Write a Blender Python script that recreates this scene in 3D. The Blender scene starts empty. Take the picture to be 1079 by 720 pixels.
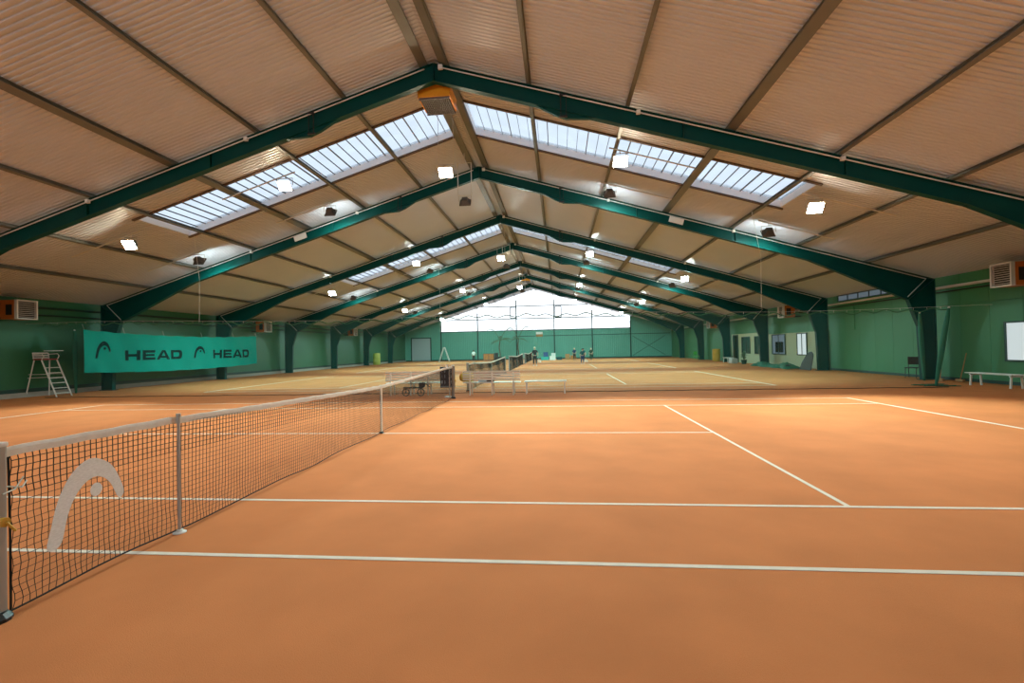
import bpy, bmesh, math, random
from mathutils import Vector, Matrix
random.seed(7)
S = bpy.context.scene
COL = S.collection
PI = math.pi

# ------------------------------------------------------------------ camera
F_PX, YAW, PITCH, ROLL = 495.18, 0.0986, 0.0143, -0.0208
CAM = Vector((3.5456, -4.9579, 1.6424))
fw = Vector((-math.sin(YAW) * math.cos(PITCH), math.cos(YAW) * math.cos(PITCH), math.sin(PITCH)))
r0 = Vector((math.cos(YAW), math.sin(YAW), 0))
u0 = r0.cross(fw)
rr = math.cos(ROLL) * r0 + math.sin(ROLL) * u0
uu = -math.sin(ROLL) * r0 + math.cos(ROLL) * u0
cd = bpy.data.cameras.new('camera')
cam = bpy.data.objects.new('camera', cd)
COL.objects.link(cam)
cam.matrix_world = Matrix(((rr.x, uu.x, -fw.x, CAM.x), (rr.y, uu.y, -fw.y, CAM.y), (rr.z, uu.z, -fw.z, CAM.z), (0, 0, 0, 1)))
cd.sensor_width = 36.0
cd.lens = F_PX / 1079 * 36.0
cd.clip_end = 300
S.camera = cam

# ------------------------------------------------------------------ hall dimensions
XC, APEX, SL = 0.15, 9.85, 0.306       # ridge X, top of rafter at ridge, roof slope
B, Y1 = 7.72, 8.2                      # frame spacing, first visible frame
CT = 2 * B                             # court spacing
PUR = 0.17                             # purlin height
HW = 19.05                             # half width to wall face
YN, YF = Y1 - 3 * B, Y1 + 7 * B        # near wall, far gable wall
def raf(x): return APEX - SL * abs(x)              # top of rafter (x relative to ridge)
def roofz(x): return APEX + PUR - SL * abs(x)      # underside of sheet

# ------------------------------------------------------------------ materials
def mat(name, col, rough=0.6, metal=0.0, noise=0.0, nscale=8.0, bump=0.0, bscale=60.0, spec=0.5, emit=None, estr=0.0, stretch=None):
    m = bpy.data.materials.new(name); m.use_nodes = True
    nt = m.node_tree; b = nt.nodes['Principled BSDF']
    b.inputs['Base Color'].default_value = (*col, 1)
    b.inputs['Roughness'].default_value = rough
    b.inputs['Metallic'].default_value = metal
    b.inputs['Specular IOR Level'].default_value = spec
    tc = nt.nodes.new('ShaderNodeTexCoord')
    src = tc.outputs['Object']
    if stretch:
        mp = nt.nodes.new('ShaderNodeMapping'); mp.inputs['Scale'].default_value = stretch
        nt.links.new(src, mp.inputs['Vector']); src = mp.outputs['Vector']
    if noise:
        n = nt.nodes.new('ShaderNodeTexNoise'); n.inputs['Scale'].default_value = nscale; n.inputs['Detail'].default_value = 5
        nt.links.new(src, n.inputs['Vector'])
        mx = nt.nodes.new('ShaderNodeMix'); mx.data_type = 'RGBA'
        mx.inputs['A'].default_value = (*[c * (1 - noise) for c in col], 1)
        mx.inputs['B'].default_value = (*[min(1, c * (1 + noise)) for c in col], 1)
        nt.links.new(n.outputs['Fac'], mx.inputs['Factor'])
        nt.links.new(mx.outputs['Result'], b.inputs['Base Color'])
    if bump:
        n2 = nt.nodes.new('ShaderNodeTexNoise'); n2.inputs['Scale'].default_value = bscale; n2.inputs['Detail'].default_value = 3
        nt.links.new(src, n2.inputs['Vector'])
        bp = nt.nodes.new('ShaderNodeBump'); bp.inputs['Strength'].default_value = bump; bp.inputs['Distance'].default_value = 0.01
        nt.links.new(n2.outputs['Fac'], bp.inputs['Height']); nt.links.new(bp.outputs['Normal'], b.inputs['Normal'])
    if emit:
        b.inputs['Emission Color'].default_value = (*emit, 1); b.inputs['Emission Strength'].default_value = estr
    return m

def clear_mat(name, tint, clear, diff):
    """sheet that lets daylight through: part clear, part scattering"""
    m = bpy.data.materials.new(name); m.use_nodes = True
    nt = m.node_tree; nt.nodes.clear()
    out = nt.nodes.new('ShaderNodeOutputMaterial')
    tr = nt.nodes.new('ShaderNodeBsdfTransparent'); tr.inputs['Color'].default_value = (*tint, 1)
    d = nt.nodes.new('ShaderNodeBsdfTranslucent'); d.inputs['Color'].default_value = (*diff, 1)
    n = nt.nodes.new('ShaderNodeTexNoise'); n.inputs['Scale'].default_value = 1.5; n.inputs['Detail'].default_value = 6
    tc = nt.nodes.new('ShaderNodeTexCoord'); nt.links.new(tc.outputs['Object'], n.inputs['Vector'])
    mr = nt.nodes.new('ShaderNodeMapRange')
    mr.inputs['From Min'].default_value = 0.3; mr.inputs['From Max'].default_value = 0.7
    mr.inputs['To Min'].default_value = 1 - clear - 0.2; mr.inputs['To Max'].default_value = 1 - clear + 0.2
    nt.links.new(n.outputs['Fac'], mr.inputs['Value'])
    mx = nt.nodes.new('ShaderNodeMixShader')
    nt.links.new(mr.outputs['Result'], mx.inputs['Fac'])
    nt.links.new(tr.outputs[0], mx.inputs[1]); nt.links.new(d.outputs[0], mx.inputs[2])
    nt.links.new(mx.outputs[0], out.inputs['Surface'])
    return m

def net_mat(name, col, cover):
    m = bpy.data.materials.new(name); m.use_nodes = True
    nt = m.node_tree; nt.nodes.clear()
    out = nt.nodes.new('ShaderNodeOutputMaterial')
    tr = nt.nodes.new('ShaderNodeBsdfTransparent')
    d = nt.nodes.new('ShaderNodeBsdfDiffuse'); d.inputs['Color'].default_value = (*col, 1)
    t = nt.nodes.new('ShaderNodeBsdfTranslucent'); t.inputs['Color'].default_value = (*col, 1)
    a = nt.nodes.new('ShaderNodeMixShader'); a.inputs['Fac'].default_value = 0.4
    nt.links.new(d.outputs[0], a.inputs[1]); nt.links.new(t.outputs[0], a.inputs[2])
    mx = nt.nodes.new('ShaderNodeMixShader'); mx.inputs['Fac'].default_value = cover
    nt.links.new(tr.outputs[0], mx.inputs[1]); nt.links.new(a.outputs[0], mx.inputs[2])
    nt.links.new(mx.outputs[0], out.inputs['Surface'])
    return m

M = {}
M['carpet'] = mat('terracotta carpet', (0.60, 0.205, 0.071), 0.95, noise=0.2, nscale=1.1, bump=0.35, bscale=160, spec=0.1)
M['line'] = mat('court line white', (0.75, 0.66, 0.55), 0.9, noise=0.12, nscale=9, spec=0.1)
M['roof'] = mat('roof sheet', (0.56, 0.605, 0.67), 0.40, noise=0.07, nscale=0.5)
M['steel'] = mat('green steel', (0.001, 0.054, 0.047), 0.4, noise=0.2, nscale=1.5, spec=0.15)
M['purlin'] = mat('purlin steel', (0.155, 0.16, 0.145), 0.5, metal=0.2, noise=0.15, nscale=2)
M['conduit'] = mat('conduit', (0.62, 0.62, 0.58), 0.45)
M['wallgreen'] = mat('green cladding', (0.022, 0.155, 0.068), 0.5, noise=0.1, nscale=0.8)
M['wallgreen2'] = mat('green boarding', (0.045, 0.22, 0.09), 0.6, noise=0.12, nscale=0.7)
M['gablegreen'] = mat('gable cladding', (0.12, 0.38, 0.29), 0.5, noise=0.08, nscale=0.8)
M['darkgreen'] = mat('dark green paint', (0.006, 0.045, 0.032), 0.5)
M['kerb'] = mat('kerb', (0.40, 0.39, 0.34), 0.8, noise=0.15, nscale=3)
M['cream'] = mat('cream wall', (0.46, 0.52, 0.33), 0.7, noise=0.08, nscale=2)
M['skypane'] = clear_mat('polycarbonate', (0.20, 0.228, 0.262), 0.6, (0.155, 0.17, 0.185))
M['gablepane'] = clear_mat('gable glazing', (0.43, 0.437, 0.45), 0.85, (0.3, 0.3, 0.3))
M['nearpane'] = clear_mat('near gable glazing', (0.72, 0.74, 0.77), 0.85, (0.9, 0.9, 0.9))
M['kerbwhite'] = mat('skylight upstand', (0.82, 0.84, 0.85), 0.5)
M['brown'] = mat('brown trim', (0.11, 0.075, 0.055), 0.6)
M['bar'] = mat('glazing bar', (0.16, 0.17, 0.18), 0.5, metal=0.3)
M['orange'] = mat('orange enamel', (0.90, 0.36, 0.012), 0.4, noise=0.06, nscale=4)
M['rust'] = mat('orange brown enamel', (0.50, 0.13, 0.02), 0.45, noise=0.08, nscale=4)
M['louvre'] = mat('pale louvre', (0.62, 0.60, 0.55), 0.5)
M['dark'] = mat('dark void', (0.012, 0.012, 0.012), 0.6)
M['grille'] = mat('brown grille', (0.16, 0.13, 0.11), 0.5)
M['white'] = mat('white paint', (0.78, 0.77, 0.72), 0.45, noise=0.05, nscale=6)
M['offwhite'] = mat('off white canvas', (0.80, 0.76, 0.70), 0.85, noise=0.14, nscale=14, bump=0.3, bscale=200)
M['greymetal'] = mat('grey metal', (0.42, 0.41, 0.39), 0.4, metal=0.35)
M['postgrey'] = mat('post grey', (0.36, 0.34, 0.31), 0.45, metal=0.3, noise=0.08, nscale=6)
M['black'] = mat('black plastic', (0.012, 0.012, 0.013), 0.45)
M['cord'] = mat('black netting', (0.012, 0.012, 0.013), 0.8)
M['rope'] = mat('white rope', (0.65, 0.66, 0.6), 0.8)
M['logo'] = mat('grey print', (0.88, 0.88, 0.86), 0.8, noise=0.25, nscale=40, stretch=(1, 1, 3))
M['banner'] = mat('teal banner cloth', (0.001, 0.33, 0.27), 0.8, spec=0.05, noise=0.08, nscale=1.5)
M['print'] = mat('dark banner print', (0.003, 0.030, 0.030), 0.8, spec=0.05)
M['netgreen'] = net_mat('divider netting', (0.30, 0.46, 0.40), 0.055)
M['bundle'] = mat('gathered green net', (0.012, 0.15, 0.085), 0.8, noise=0.35, nscale=9, stretch=(6, 6, 0.6))
M['garland'] = mat('net edge', (0.04, 0.17, 0.085), 0.8)
M['navy'] = mat('navy board', (0.012, 0.018, 0.045), 0.5)
M['blue'] = mat('blue plastic', (0.02, 0.08, 0.24), 0.5)
M['teal'] = mat('teal plastic', (0.04, 0.42, 0.36), 0.5)
M['yellow'] = mat('yellow nylon', (0.62, 0.55, 0.12), 0.7)
M['ochre'] = mat('ochre nylon', (0.55, 0.30, 0.03), 0.7)
M['lightblue'] = mat('pale blue cloth', (0.38, 0.50, 0.62), 0.8)
M['wood'] = mat('orange wood', (0.55, 0.20, 0.05), 0.6, noise=0.2, nscale=6)
M['card'] = mat('cardboard', (0.42, 0.22, 0.09), 0.8, noise=0.15, nscale=5)
M['bin'] = mat('yellow green bin', (0.42, 0.46, 0.08), 0.5)
M['lime'] = mat('lime plastic', (0.12, 0.55, 0.10), 0.5)
M['leaf'] = mat('palm leaf', (0.075, 0.16, 0.085), 0.6, noise=0.25, nscale=6)
M['trunk'] = mat('palm trunk', (0.12, 0.10, 0.07), 0.85, noise=0.25, nscale=12)
M['shutter'] = mat('roller shutter', (0.42, 0.47, 0.48), 0.45)
M['glassdark'] = mat('dark window glass', (0.02, 0.035, 0.03), 0.12, spec=0.7)
M['glassblue'] = mat('window glass with room light', (0.10, 0.14, 0.16), 0.12, emit=(0.42, 0.56, 0.70), estr=0.16)
M['glasslit'] = mat('bright window glass', (0.3, 0.33, 0.33), 0.15, emit=(0.78, 0.90, 0.93), estr=0.55)
M['matgrey'] = mat('grey mat', (0.07, 0.07, 0.065), 0.8)
M['lampgrey'] = mat('lamp housing', (0.10, 0.10, 0.10), 0.4, metal=0.4)
M['skin'] = mat('skin', (0.55, 0.30, 0.20), 0.55)
M['hairdark'] = mat('dark hair', (0.02, 0.014, 0.01), 0.6)
M['hairpale'] = mat('pale hair', (0.62, 0.56, 0.40), 0.6)
M['clothblack'] = mat('black cloth', (0.016, 0.016, 0.02), 0.85)
M['clothnavy'] = mat('navy cloth', (0.012, 0.035, 0.11), 0.85)
M['clothteal'] = mat('dark teal cloth', (0.012, 0.075, 0.085), 0.85)
M['clothgreen'] = mat('dark green cloth', (0.015, 0.05, 0.03), 0.85)
M['clothwhite'] = mat('white cloth', (0.72, 0.74, 0.72), 0.85)
M['red'] = mat('red fabric', (0.35, 0.03, 0.03), 0.7)
M['warmlens'] = mat('warm lamp lens', (0.9, 0.8, 0.6), 0.3, emit=(1.0, 0.86, 0.62), estr=110)
M['coollens'] = mat('cool lamp lens', (0.9, 0.95, 1.0), 0.3, emit=(0.86, 1.0, 0.97), estr=110)
M['dimlens'] = mat('lamp glass', (0.5, 0.5, 0.48), 0.1)

# ------------------------------------------------------------------ mesh builder
class MB:
    def __init__(s): s.v = []; s.f = []; s.mi = []; s.cur = 0
    def quad(s, *p):
        b = len(s.v); s.v += [tuple(q) for q in p]; s.f.append(tuple(range(b, b + len(p)))); s.mi.append(s.cur); return s
    def box(s, c, d, R=None):
        b = len(s.v); h = [x / 2 for x in d]; c = Vector(c)
        for sx, sy, sz in ((-1, -1, -1), (1, -1, -1), (1, 1, -1), (-1, 1, -1), (-1, -1, 1), (1, -1, 1), (1, 1, 1), (-1, 1, 1)):
            p = Vector((sx * h[0], sy * h[1], sz * h[2]))
            if R is not None: p = R @ p
            s.v.append(tuple(c + p))
        for q in ((0, 3, 2, 1), (4, 5, 6, 7), (0, 1, 5, 4), (1, 2, 6, 5), (2, 3, 7, 6), (3, 0, 4, 7)):
            s.f.append(tuple(b + i for i in q)); s.mi.append(s.cur)
        return s
    def bb(s, x0, x1, y0, y1, z0, z1): return s.box(((x0 + x1) / 2, (y0 + y1) / 2, (z0 + z1) / 2), (x1 - x0, y1 - y0, z1 - z0))
    def rbox(s, c, d, bev):
        """box with chamfered vertical and horizontal edges"""
        bm = bmesh.new(); bmesh.ops.create_cube(bm, size=1)
        bmesh.ops.scale(bm, vec=d, verts=bm.verts)
        bmesh.ops.bevel(bm, geom=bm.edges[:], offset=bev, segments=2, affect='EDGES', profile=0.7)
        bmesh.ops.translate(bm, vec=c, verts=bm.verts)
        return s.addbm(bm)
    def addbm(s, bm):
        bm.verts.index_update(); b = len(s.v)
        s.v += [tuple(v.co) for v in bm.verts]
        for f in bm.faces: s.f.append(tuple(b + v.index for v in f.verts)); s.mi.append(s.cur)
        bm.free(); return s
    def beam(s, p0, p1, w, h, up=(0, 0, 1)):
        p0, p1 = Vector(p0), Vector(p1); d = p1 - p0; L = d.length; d.normalize()
        a = d.cross(Vector(up))
        if a.length < 1e-4: a = d.cross(Vector((1, 0, 0)))
        a.normalize(); c = a.cross(d)
        R = Matrix((a, d, c)).transposed()
        return s.box((p0 + p1) / 2, (w, L, h), R)
    def tube(s, pts, r, n=6, cap=True, closed=False):
        pts = [Vector(p) for p in pts]; k = len(pts); b = len(s.v)
        rs = r if isinstance(r, (list, tuple)) else [r] * k
        prev = None
        for i, p in enumerate(pts):
            if closed: t = pts[(i + 1) % k] - pts[i - 1]
            else: t = pts[min(i + 1, k - 1)] - pts[max(i - 1, 0)]
            t.normalize()
            if prev is None:
                a = t.cross(Vector((0, 0, 1)))
                if a.length < 1e-3: a = t.cross(Vector((1, 0, 0)))
            else: a = prev - t * prev.dot(t)
            a.normalize(); prev = a; c = t.cross(a)
            for j in range(n):
                th = 2 * PI * j / n
                s.v.append(tuple(p + (a * math.cos(th) + c * math.sin(th)) * rs[i]))
        for i in range(k if closed else k - 1):
            i2 = (i + 1) % k
            for j in range(n):
                j2 = (j + 1) % n
                s.f.append((b + i * n + j, b + i * n + j2, b + i2 * n + j2, b + i2 * n + j)); s.mi.append(s.cur)
        if cap and not closed:
            s.f.append(tuple(b + j for j in range(n - 1, -1, -1))); s.mi.append(s.cur)
            s.f.append(tuple(b + (k - 1) * n + j for j in range(n))); s.mi.append(s.cur)
        return s
    def prism(s, poly, fn, t0, t1):
        """poly of 2-D points, fn(u, v, t) -> 3-D point"""
        b = len(s.v); n = len(poly)
        for t in (t0, t1): s.v += [tuple(fn(u, v, t)) for u, v in poly]
        s.f.append(tuple(b + i for i in range(n - 1, -1, -1))); s.mi.append(s.cur)
        s.f.append(tuple(b + n + i for i in range(n))); s.mi.append(s.cur)
        for i in range(n):
            j = (i + 1) % n
            s.f.append((b + i, b + j, b + n + j, b + n + i)); s.mi.append(s.cur)
        return s
    def lathe(s, c, prof, n=20, axis=None):
        b = len(s.v); c = Vector(c); k = len(prof)
        for r, z in prof:
            for j in range(n):
                th = 2 * PI * j / n
                p = Vector((r * math.cos(th), r * math.sin(th), z))
                if axis is not None: p = axis @ p
                s.v.append(tuple(c + p))
        for i in range(k - 1):
            for j in range(n):
                j2 = (j + 1) % n
                s.f.append((b + i * n + j, b + i * n + j2, b + (i + 1) * n + j2, b + (i + 1) * n + j)); s.mi.append(s.cur)
        s.f.append(tuple(b + j for j in range(n - 1, -1, -1))); s.mi.append(s.cur)
        s.f.append(tuple(b + (k - 1) * n + j for j in range(n))); s.mi.append(s.cur)
        return s
    def ball(s, c, r, n=10, sc=(1, 1, 1)):
        bm = bmesh.new(); bmesh.ops.create_uvsphere(bm, u_segments=n, v_segments=max(6, n * 2 // 3), radius=r)
        bmesh.ops.scale(bm, vec=sc, verts=bm.verts); bmesh.ops.translate(bm, vec=c, verts=bm.verts)
        return s.addbm(bm)
    def build(s, name, m, parent=None, smooth=False):
        me = bpy.data.meshes.new(name); me.from_pydata(s.v, [], s.f)
        ms = m if isinstance(m, (list, tuple)) else [m]
        for q in ms: me.materials.append(q)
        if len(ms) > 1: me.polygons.foreach_set('material_index', s.mi)
        if smooth: me.polygons.foreach_set('use_smooth', [True] * len(me.polygons))
        me.update()
        o = bpy.data.objects.new(name, me); COL.objects.link(o)
        if parent is not None: o.parent = parent
        return o

def tag(o, label, cat, group=None, kind=None):
    o['label'] = label; o['category'] = cat
    if group: o['group'] = group
    if kind: o['kind'] = kind
    return o
def thing(name, label, cat, loc=(0, 0, 0), rz=0.0, group=None):
    o = bpy.data.objects.new(name, None); COL.objects.link(o)
    o.location = loc; o.rotation_euler = (0, 0, rz); o.empty_display_size = 0.1
    return tag(o, label, cat, group)
def struct(o): o['kind'] = 'structure'; return o
def copy_thing(root, loc, rz, label, group=None):
    r = root.copy(); COL.objects.link(r); r.location = loc; r.rotation_euler = (0, 0, rz); r['label'] = label
    if group: r['group'] = group
    for ch in list(root.children):
        c = ch.copy(); COL.objects.link(c); c.parent = r
        for g in list(ch.children):
            d = g.copy(); COL.objects.link(d); d.parent = c
    return r
ORD = ['first', 'second', 'third', 'fourth', 'fifth', 'sixth', 'seventh', 'eighth']

# ------------------------------------------------------------------ room shell
floor = struct(MB().bb(XC - HW - 0.3, XC + HW + 0.3, YN - 0.3, YF + 0.3, -0.2, 0.0).build('floor', M['carpet']))
LH, LW = 0.004, 0.05
for n in range(4):
    b = MB(); y0 = n * CT
    def ln(x0, x1, ya, yb): b.bb(x0, x1, y0 + ya, y0 + yb, 0.0005, LH)
    for sx in (1, -1):
        X = lambda a, c: (a, c) if sx > 0 else (-c, -a)
        for ya in (-1.372, 0, 8.23 - LW, 9.602 - LW): ln(*X(0.0, 11.885), ya, ya + LW)
        ln(*X(0.0, 6.40), 4.09, 4.14)
        ln(*X(6.35, 6.40), 0.05, 8.18)
        ln(*X(11.80, 11.885), -1.32, 9.55)
    b.build('court_lines', M['line'], floor)

# roof sheets: trapezoid ribs that run up the slope, openings left for the skylights
SKY = [(10.35 + n * CT, 12.75 + n * CT) for n in range(0, 4)]
SK0, SK1 = 0.42, 11.45
def corr(y0, y1, pitch=0.135, d=0.026):
    ys = []; y = y0
    while y < y1 - 1e-6:
        for f_, z in ((0.0, 0), (0.30, 0), (0.42, d), (0.88, d)):
            if y + f_ * pitch < y1: ys.append((y + f_ * pitch, z))
        y += pitch
    ys.append((y1, 0)); return ys
rb = MB()
def sheet(y0, y1, x0, x1):
    for s in (1, -1):
        ys = corr(y0, y1)
        for (ya, za), (yb, zb) in zip(ys, ys[1:]):
            a, c = XC + s * x0, XC + s * x1
            rb.quad((a, ya, roofz(x0) + za), (a, yb, roofz(x0) + zb), (c, yb, roofz(x1) + zb), (c, ya, roofz(x1) + za))
edges = [YN - 0.1] + [e for p in SKY for e in p] + [YF + 0.1]
for i in range(0, len(edges) - 1, 2): sheet(edges[i], edges[i + 1], 0, HW + 0.1)
for y0, y1 in SKY: sheet(y0, y1, 0, SK0); sheet(y0, y1, SK1, HW + 0.1)
ceiling = struct(rb.build('ceiling', M['roof']))
ob = MB()                                   # outer skin above the lining, keeps daylight out of the joints
for i in range(0, len(edges) - 1, 2):
    for s in (1, -1):
        ob.quad((XC, edges[i], roofz(0) + 0.3), (XC, edges[i + 1], roofz(0) + 0.3), (XC + s * (HW + 0.4), edges[i + 1], roofz(HW + 0.4) + 0.3), (XC + s * (HW + 0.4), edges[i], roofz(HW + 0.4) + 0.3))
for y0, y1 in SKY:
    for s in (1, -1):
        for xa, xb in ((0, SK0), (SK1, HW + 0.4)):
            ob.quad((XC + s * xa, y0, roofz(xa) + 0.3), (XC + s * xa, y1, roofz(xa) + 0.3), (XC + s * xb, y1, roofz(xb) + 0.3), (XC + s * xb, y0, roofz(xb) + 0.3))
ob.build('roof_skin', M['bar'], ceiling)
# skylights
wn = 0
for n, (y0, y1) in enumerate(SKY):
    for s in (-1, 1):
        wn += 1
        P = lambda x, y, dz: (XC + s * x, y, roofz(x) + dz)
        f = MB()                            # white upstand round the opening
        for ya, yb in ((y0 - 0.03, y0), (y1, y1 + 0.03)):
            f.prism([(SK0, 0), (SK1, 0), (SK1, 0.34), (SK0, 0.34)], lambda u, v, t: P(u, t, v), ya, yb)
        for xa, xb in ((SK0 - 0.03, SK0), (SK1, SK1 + 0.03)):
            f.prism([(xa, 0), (xb, 0), (xb, 0.34), (xa, 0.34)], lambda u, v, t: P(u, t, v), y0, y1)
        w = struct(f.build('window_%d' % wn, M['kerbwhite']))
        p = MB()
        p.quad(P(SK0, y0, .26), P(SK1, y0, .26), P(SK1, y1, .26), P(SK0, y1, .26))
        p.build('pane', M['skypane'], w)
        g = MB(); k = int((SK1 - SK0) / 0.34)
        for i in range(1, k):
            x = SK0 + (SK1 - SK0) * i / k; hw = 0.006 if i % 4 else 0.014
            g.prism([(x - hw, 0.215), (x + hw, 0.215), (x + hw, 0.257), (x - hw, 0.257)], lambda u, v, t: P(u, t, v), y0, y1)
        g.build('glazing_bars', M['bar'], w)
        t_ = MB()
        for ya, yb in ((y0 - 0.13, y0 - 0.03), (y1 + 0.03, y1 + 0.13)):
            t_.prism([(SK0 - 0.1, -0.05), (SK1 + 0.1, -0.05), (SK1 + 0.1, -0.004), (SK0 - 0.1, -0.004)], lambda u, v, t: P(u, t, v), ya, yb)
        t_.build('trim', M['brown'], w)

# walls
def ribwall(b, xf, y0, y1, z0, z1, s, pitch=0.3, d=0.03):
    y = y0
    while y < y1 - 1e-6:
        pts = [(y, 0), (y + .55 * pitch, 0), (y + .65 * pitch, d), (y + .9 * pitch, d), (min(y + pitch, y1), 0)]
        for (ya, da), (yb, db) in zip(pts, pts[1:]):
            b.quad((xf - s * da, ya, z0), (xf - s * db, yb, z0), (xf - s * db, yb, z1), (xf - s * da, ya, z1))
        y += pitch
WL, WR = XC - HW, XC + HW
b = MB(); ribwall(b, WL, YN, YF, 0.0, 4.19, 1 if False else -1); b.bb(WL - 0.2, WL - 0.035, YN, YF, 0, 4.4)
b.v = [(x - 0.03 if x > WL + 0.001 else x, y, z) for x, y, z in b.v]
wl = struct(b.build('wall_left', M['wallgreen']))
struct(MB().bb(WL + 0.005, WL + 0.10, YN, YF, 0.0, 0.2).build('baseboard_left', M['kerb']))
struct(MB().bb(WL + 0.005, WL + 0.05, YN, YF, 0.205, 0.36).build('trim_1', M['darkgreen']))
b = MB()                                     # boarded wall with seams
y = YN
while y < YF - 0.01:
    y2 = min(y + 1.25, YF)
    b.bb(WR, WR + 0.06, y + 0.006, y2 - 0.006, 0.0, 2.98); b.bb(WR, WR + 0.06, y + 0.006, y2 - 0.006, 3.0, 4.19); y = y2
b.bb(WR + 0.06, WR + 0.2, YN, YF, 0, 4.4)
struct(b.build('wall_right', M['wallgreen2']))
struct(MB().bb(WR - 0.03, WR - 0.002, YN, 23.9, 0.0, 0.12).build('baseboard_right', M['darkgreen']))
b = MB(); b.bb(WL - 0.2, WR + 0.2, YN - 0.2, YN, 0, 4.15)
for s in (-1, 1): b.bb(min(XC + s * 13.5, XC + s * (HW + .2)), max(XC + s * 13.5, XC + s * (HW + .2)), YN - 0.2, YN, 4.15, 6.3)
struct(b.build('wall_near', M['gablegreen']))
struct(MB().quad((XC - 13.5, YN - .1, 4.15), (XC + 13.5, YN - .1, 4.15), (XC + 13.5, YN - .1, roofz(13.5) + .1), (XC, YN - .1, roofz(0) + .1), (XC - 13.5, YN - .1, roofz(13.5) + .1)).build('window_18', M['nearpane']))

# far gable wall
PX = [-13.45, -8.05, -2.42, 2.97, 8.3, 13.6]   # gable posts, world X
GZ = 4.15
b = MB()
x = WL
while x < WR - 1e-6:
    inner = PX[0] - 0.02 < x + 0.12 < PX[-1] + 0.02
    for xa, xb, d0, d1 in ((0, .55, 0, 0), (.55, .65, 0, .03), (.65, .9, .03, .03), (.9, 1, .03, 0)):
        xs = (x + xa * 0.25, min(x + xb * 0.25, WR))
        zt = [GZ if inner else roofz(q - XC) + 0.05 for q in xs]
        b.quad((xs[0], YF + d0, 0), (xs[1], YF + d1, 0), (xs[1], YF + d1, zt[1]), (xs[0], YF + d0, zt[0]))
    x += 0.25
b.bb(WL, PX[0], YF + 0.04, YF + 0.2, 0, 6.2); b.bb(PX[-1], WR, YF + 0.04, YF + 0.2, 0, 6.2); b.bb(PX[0], PX[-1], YF + 0.04, YF + 0.2, 0, GZ)
struct(b.build('wall_far', M['gablegreen']))
# gable glazing
b = MB()
poly = [(PX[0], GZ), (PX[-1], GZ), (PX[-1], roofz(PX[-1] - XC) + .1), (XC, roofz(0) + .1), (PX[0], roofz(PX[0] - XC) + .1)]
b.quad(*[(u, YF + .1, v) for u, v in poly])
gw = struct(b.build('window_11', M['gablepane']))
b = MB()
for z, hx in ((4.17, None), (5.85, 11.4), (7.65, 6.2)):
    xa, xb = (PX[0], PX[-1]) if hx is None else (XC - hx - 1.4, XC + hx + 1.4)
    b.bb(xa, xb, YF - 0.06, YF + 0.02, z - 0.06, z + 0.06)
b.build('glazing_rail', M['darkgreen'], gw)
for x0 in (-3.25, 3.15):
    b = MB()
    for p0, p1 in (((x0, 5.95), (x0, 7.55)), ((x0 + .85, 5.95), (x0 + .85, 7.55)), ((x0, 5.95), (x0 + .85, 5.95)), ((x0, 7.5), (x0 + .85, 7.5))):
        b.beam((p0[0], YF + .0, p0[1]), (p1[0], YF + .0, p1[1]), 0.12, 0.12)
    b.build('vent_frame', M['darkgreen'], gw)
for i, x in enumerate(PX):
    b = MB(); zt = raf(x - XC) - 0.55
    b.bb(x - 0.07, x + 0.07, YF - 0.24, YF - 0.225, 0, zt); b.bb(x - 0.07, x + 0.07, YF - 0.09, YF - 0.075, 0, zt); b.bb(x - 0.008, x + 0.008, YF - 0.225, YF - 0.09, 0, zt)
    struct(b.build('trim_%d' % (i + 2), M['darkgreen']))
b = MB(); b.bb(-2.3, PX[-1] + 5.4, YF - 0.05, YF - 0.005, 3.28, 3.36); b.bb(WL + .05, WR - .05, YF - 0.05, YF - 0.005, 0.02, 0.16)
struct(b.build('trim_8', M['darkgreen']))
b = MB(); b.beam((PX[-1] + .3, YF - .03, .3), (WR - .9, YF - .03, 3.0), .05, .05, (0, 1, 0)); b.beam((PX[-1] + .3, YF - .05, 3.0), (WR - .9, YF - .05, .3), .05, .05, (0, 1, 0))
struct(b.build('trim_9', M['darkgreen']))
# roller shutter
b = MB()
for k in range(22): b.bb(-17.85, -15.1, YF - 0.05, YF - 0.015, 0.02 + k * .15, 0.02 + k * .15 + .135)
b.bb(-17.85, -15.1, YF - 0.03, YF - 0.01, 0.0, 3.3)
d = struct(b.build('door_1', M['shutter']))
b = MB(); b.bb(-18.0, -17.85, YF - .09, YF - .01, 0, 3.45); b.bb(-15.1, -14.95, YF - .09, YF - .01, 0, 3.45); b.bb(-17.85, -15.1, YF - .09, YF - .01, 3.32, 3.45)
b.build('door_frame', M['darkgreen'], d)

# office front set into the right wall
b = MB(); b.bb(WR - 0.05, WR - 0.003, 24.05, 39.3, 0, 2.28)
b.bb(WR - 0.05, WR - 0.003, 31.9, 39.3, 2.28, 2.46)
struct(b.build('wall_right_office', M['cream']))
def wall_window(i, y0, y1, z0, z1, glass, xf, mull=0, fr=0.06, fm='darkgreen'):
    f = MB()
    f.bb(xf - 0.06, xf - 0.004, y0, y1, z0, z0 + fr); f.bb(xf - 0.06, xf - 0.004, y0, y1, z1 - fr, z1)
    f.bb(xf - 0.06, xf - 0.004, y0, y0 + fr, z0 + fr, z1 - fr); f.bb(xf - 0.06, xf - 0.004, y1 - fr, y1, z0 + fr, z1 - fr)
    for k in range(1, mull + 1):
        y = y0 + (y1 - y0) * k / (mull + 1); f.bb(xf - 0.055, xf - 0.02, y - .02, y + .02, z0 + fr, z1 - fr)
    w = struct(f.build('window_%d' % i, M[fm]))
    MB().bb(xf - 0.018, xf - 0.006, y0 + fr, y1 - fr, z0 + fr, z1 - fr).build('pane', M[glass], w)
    return w
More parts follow.
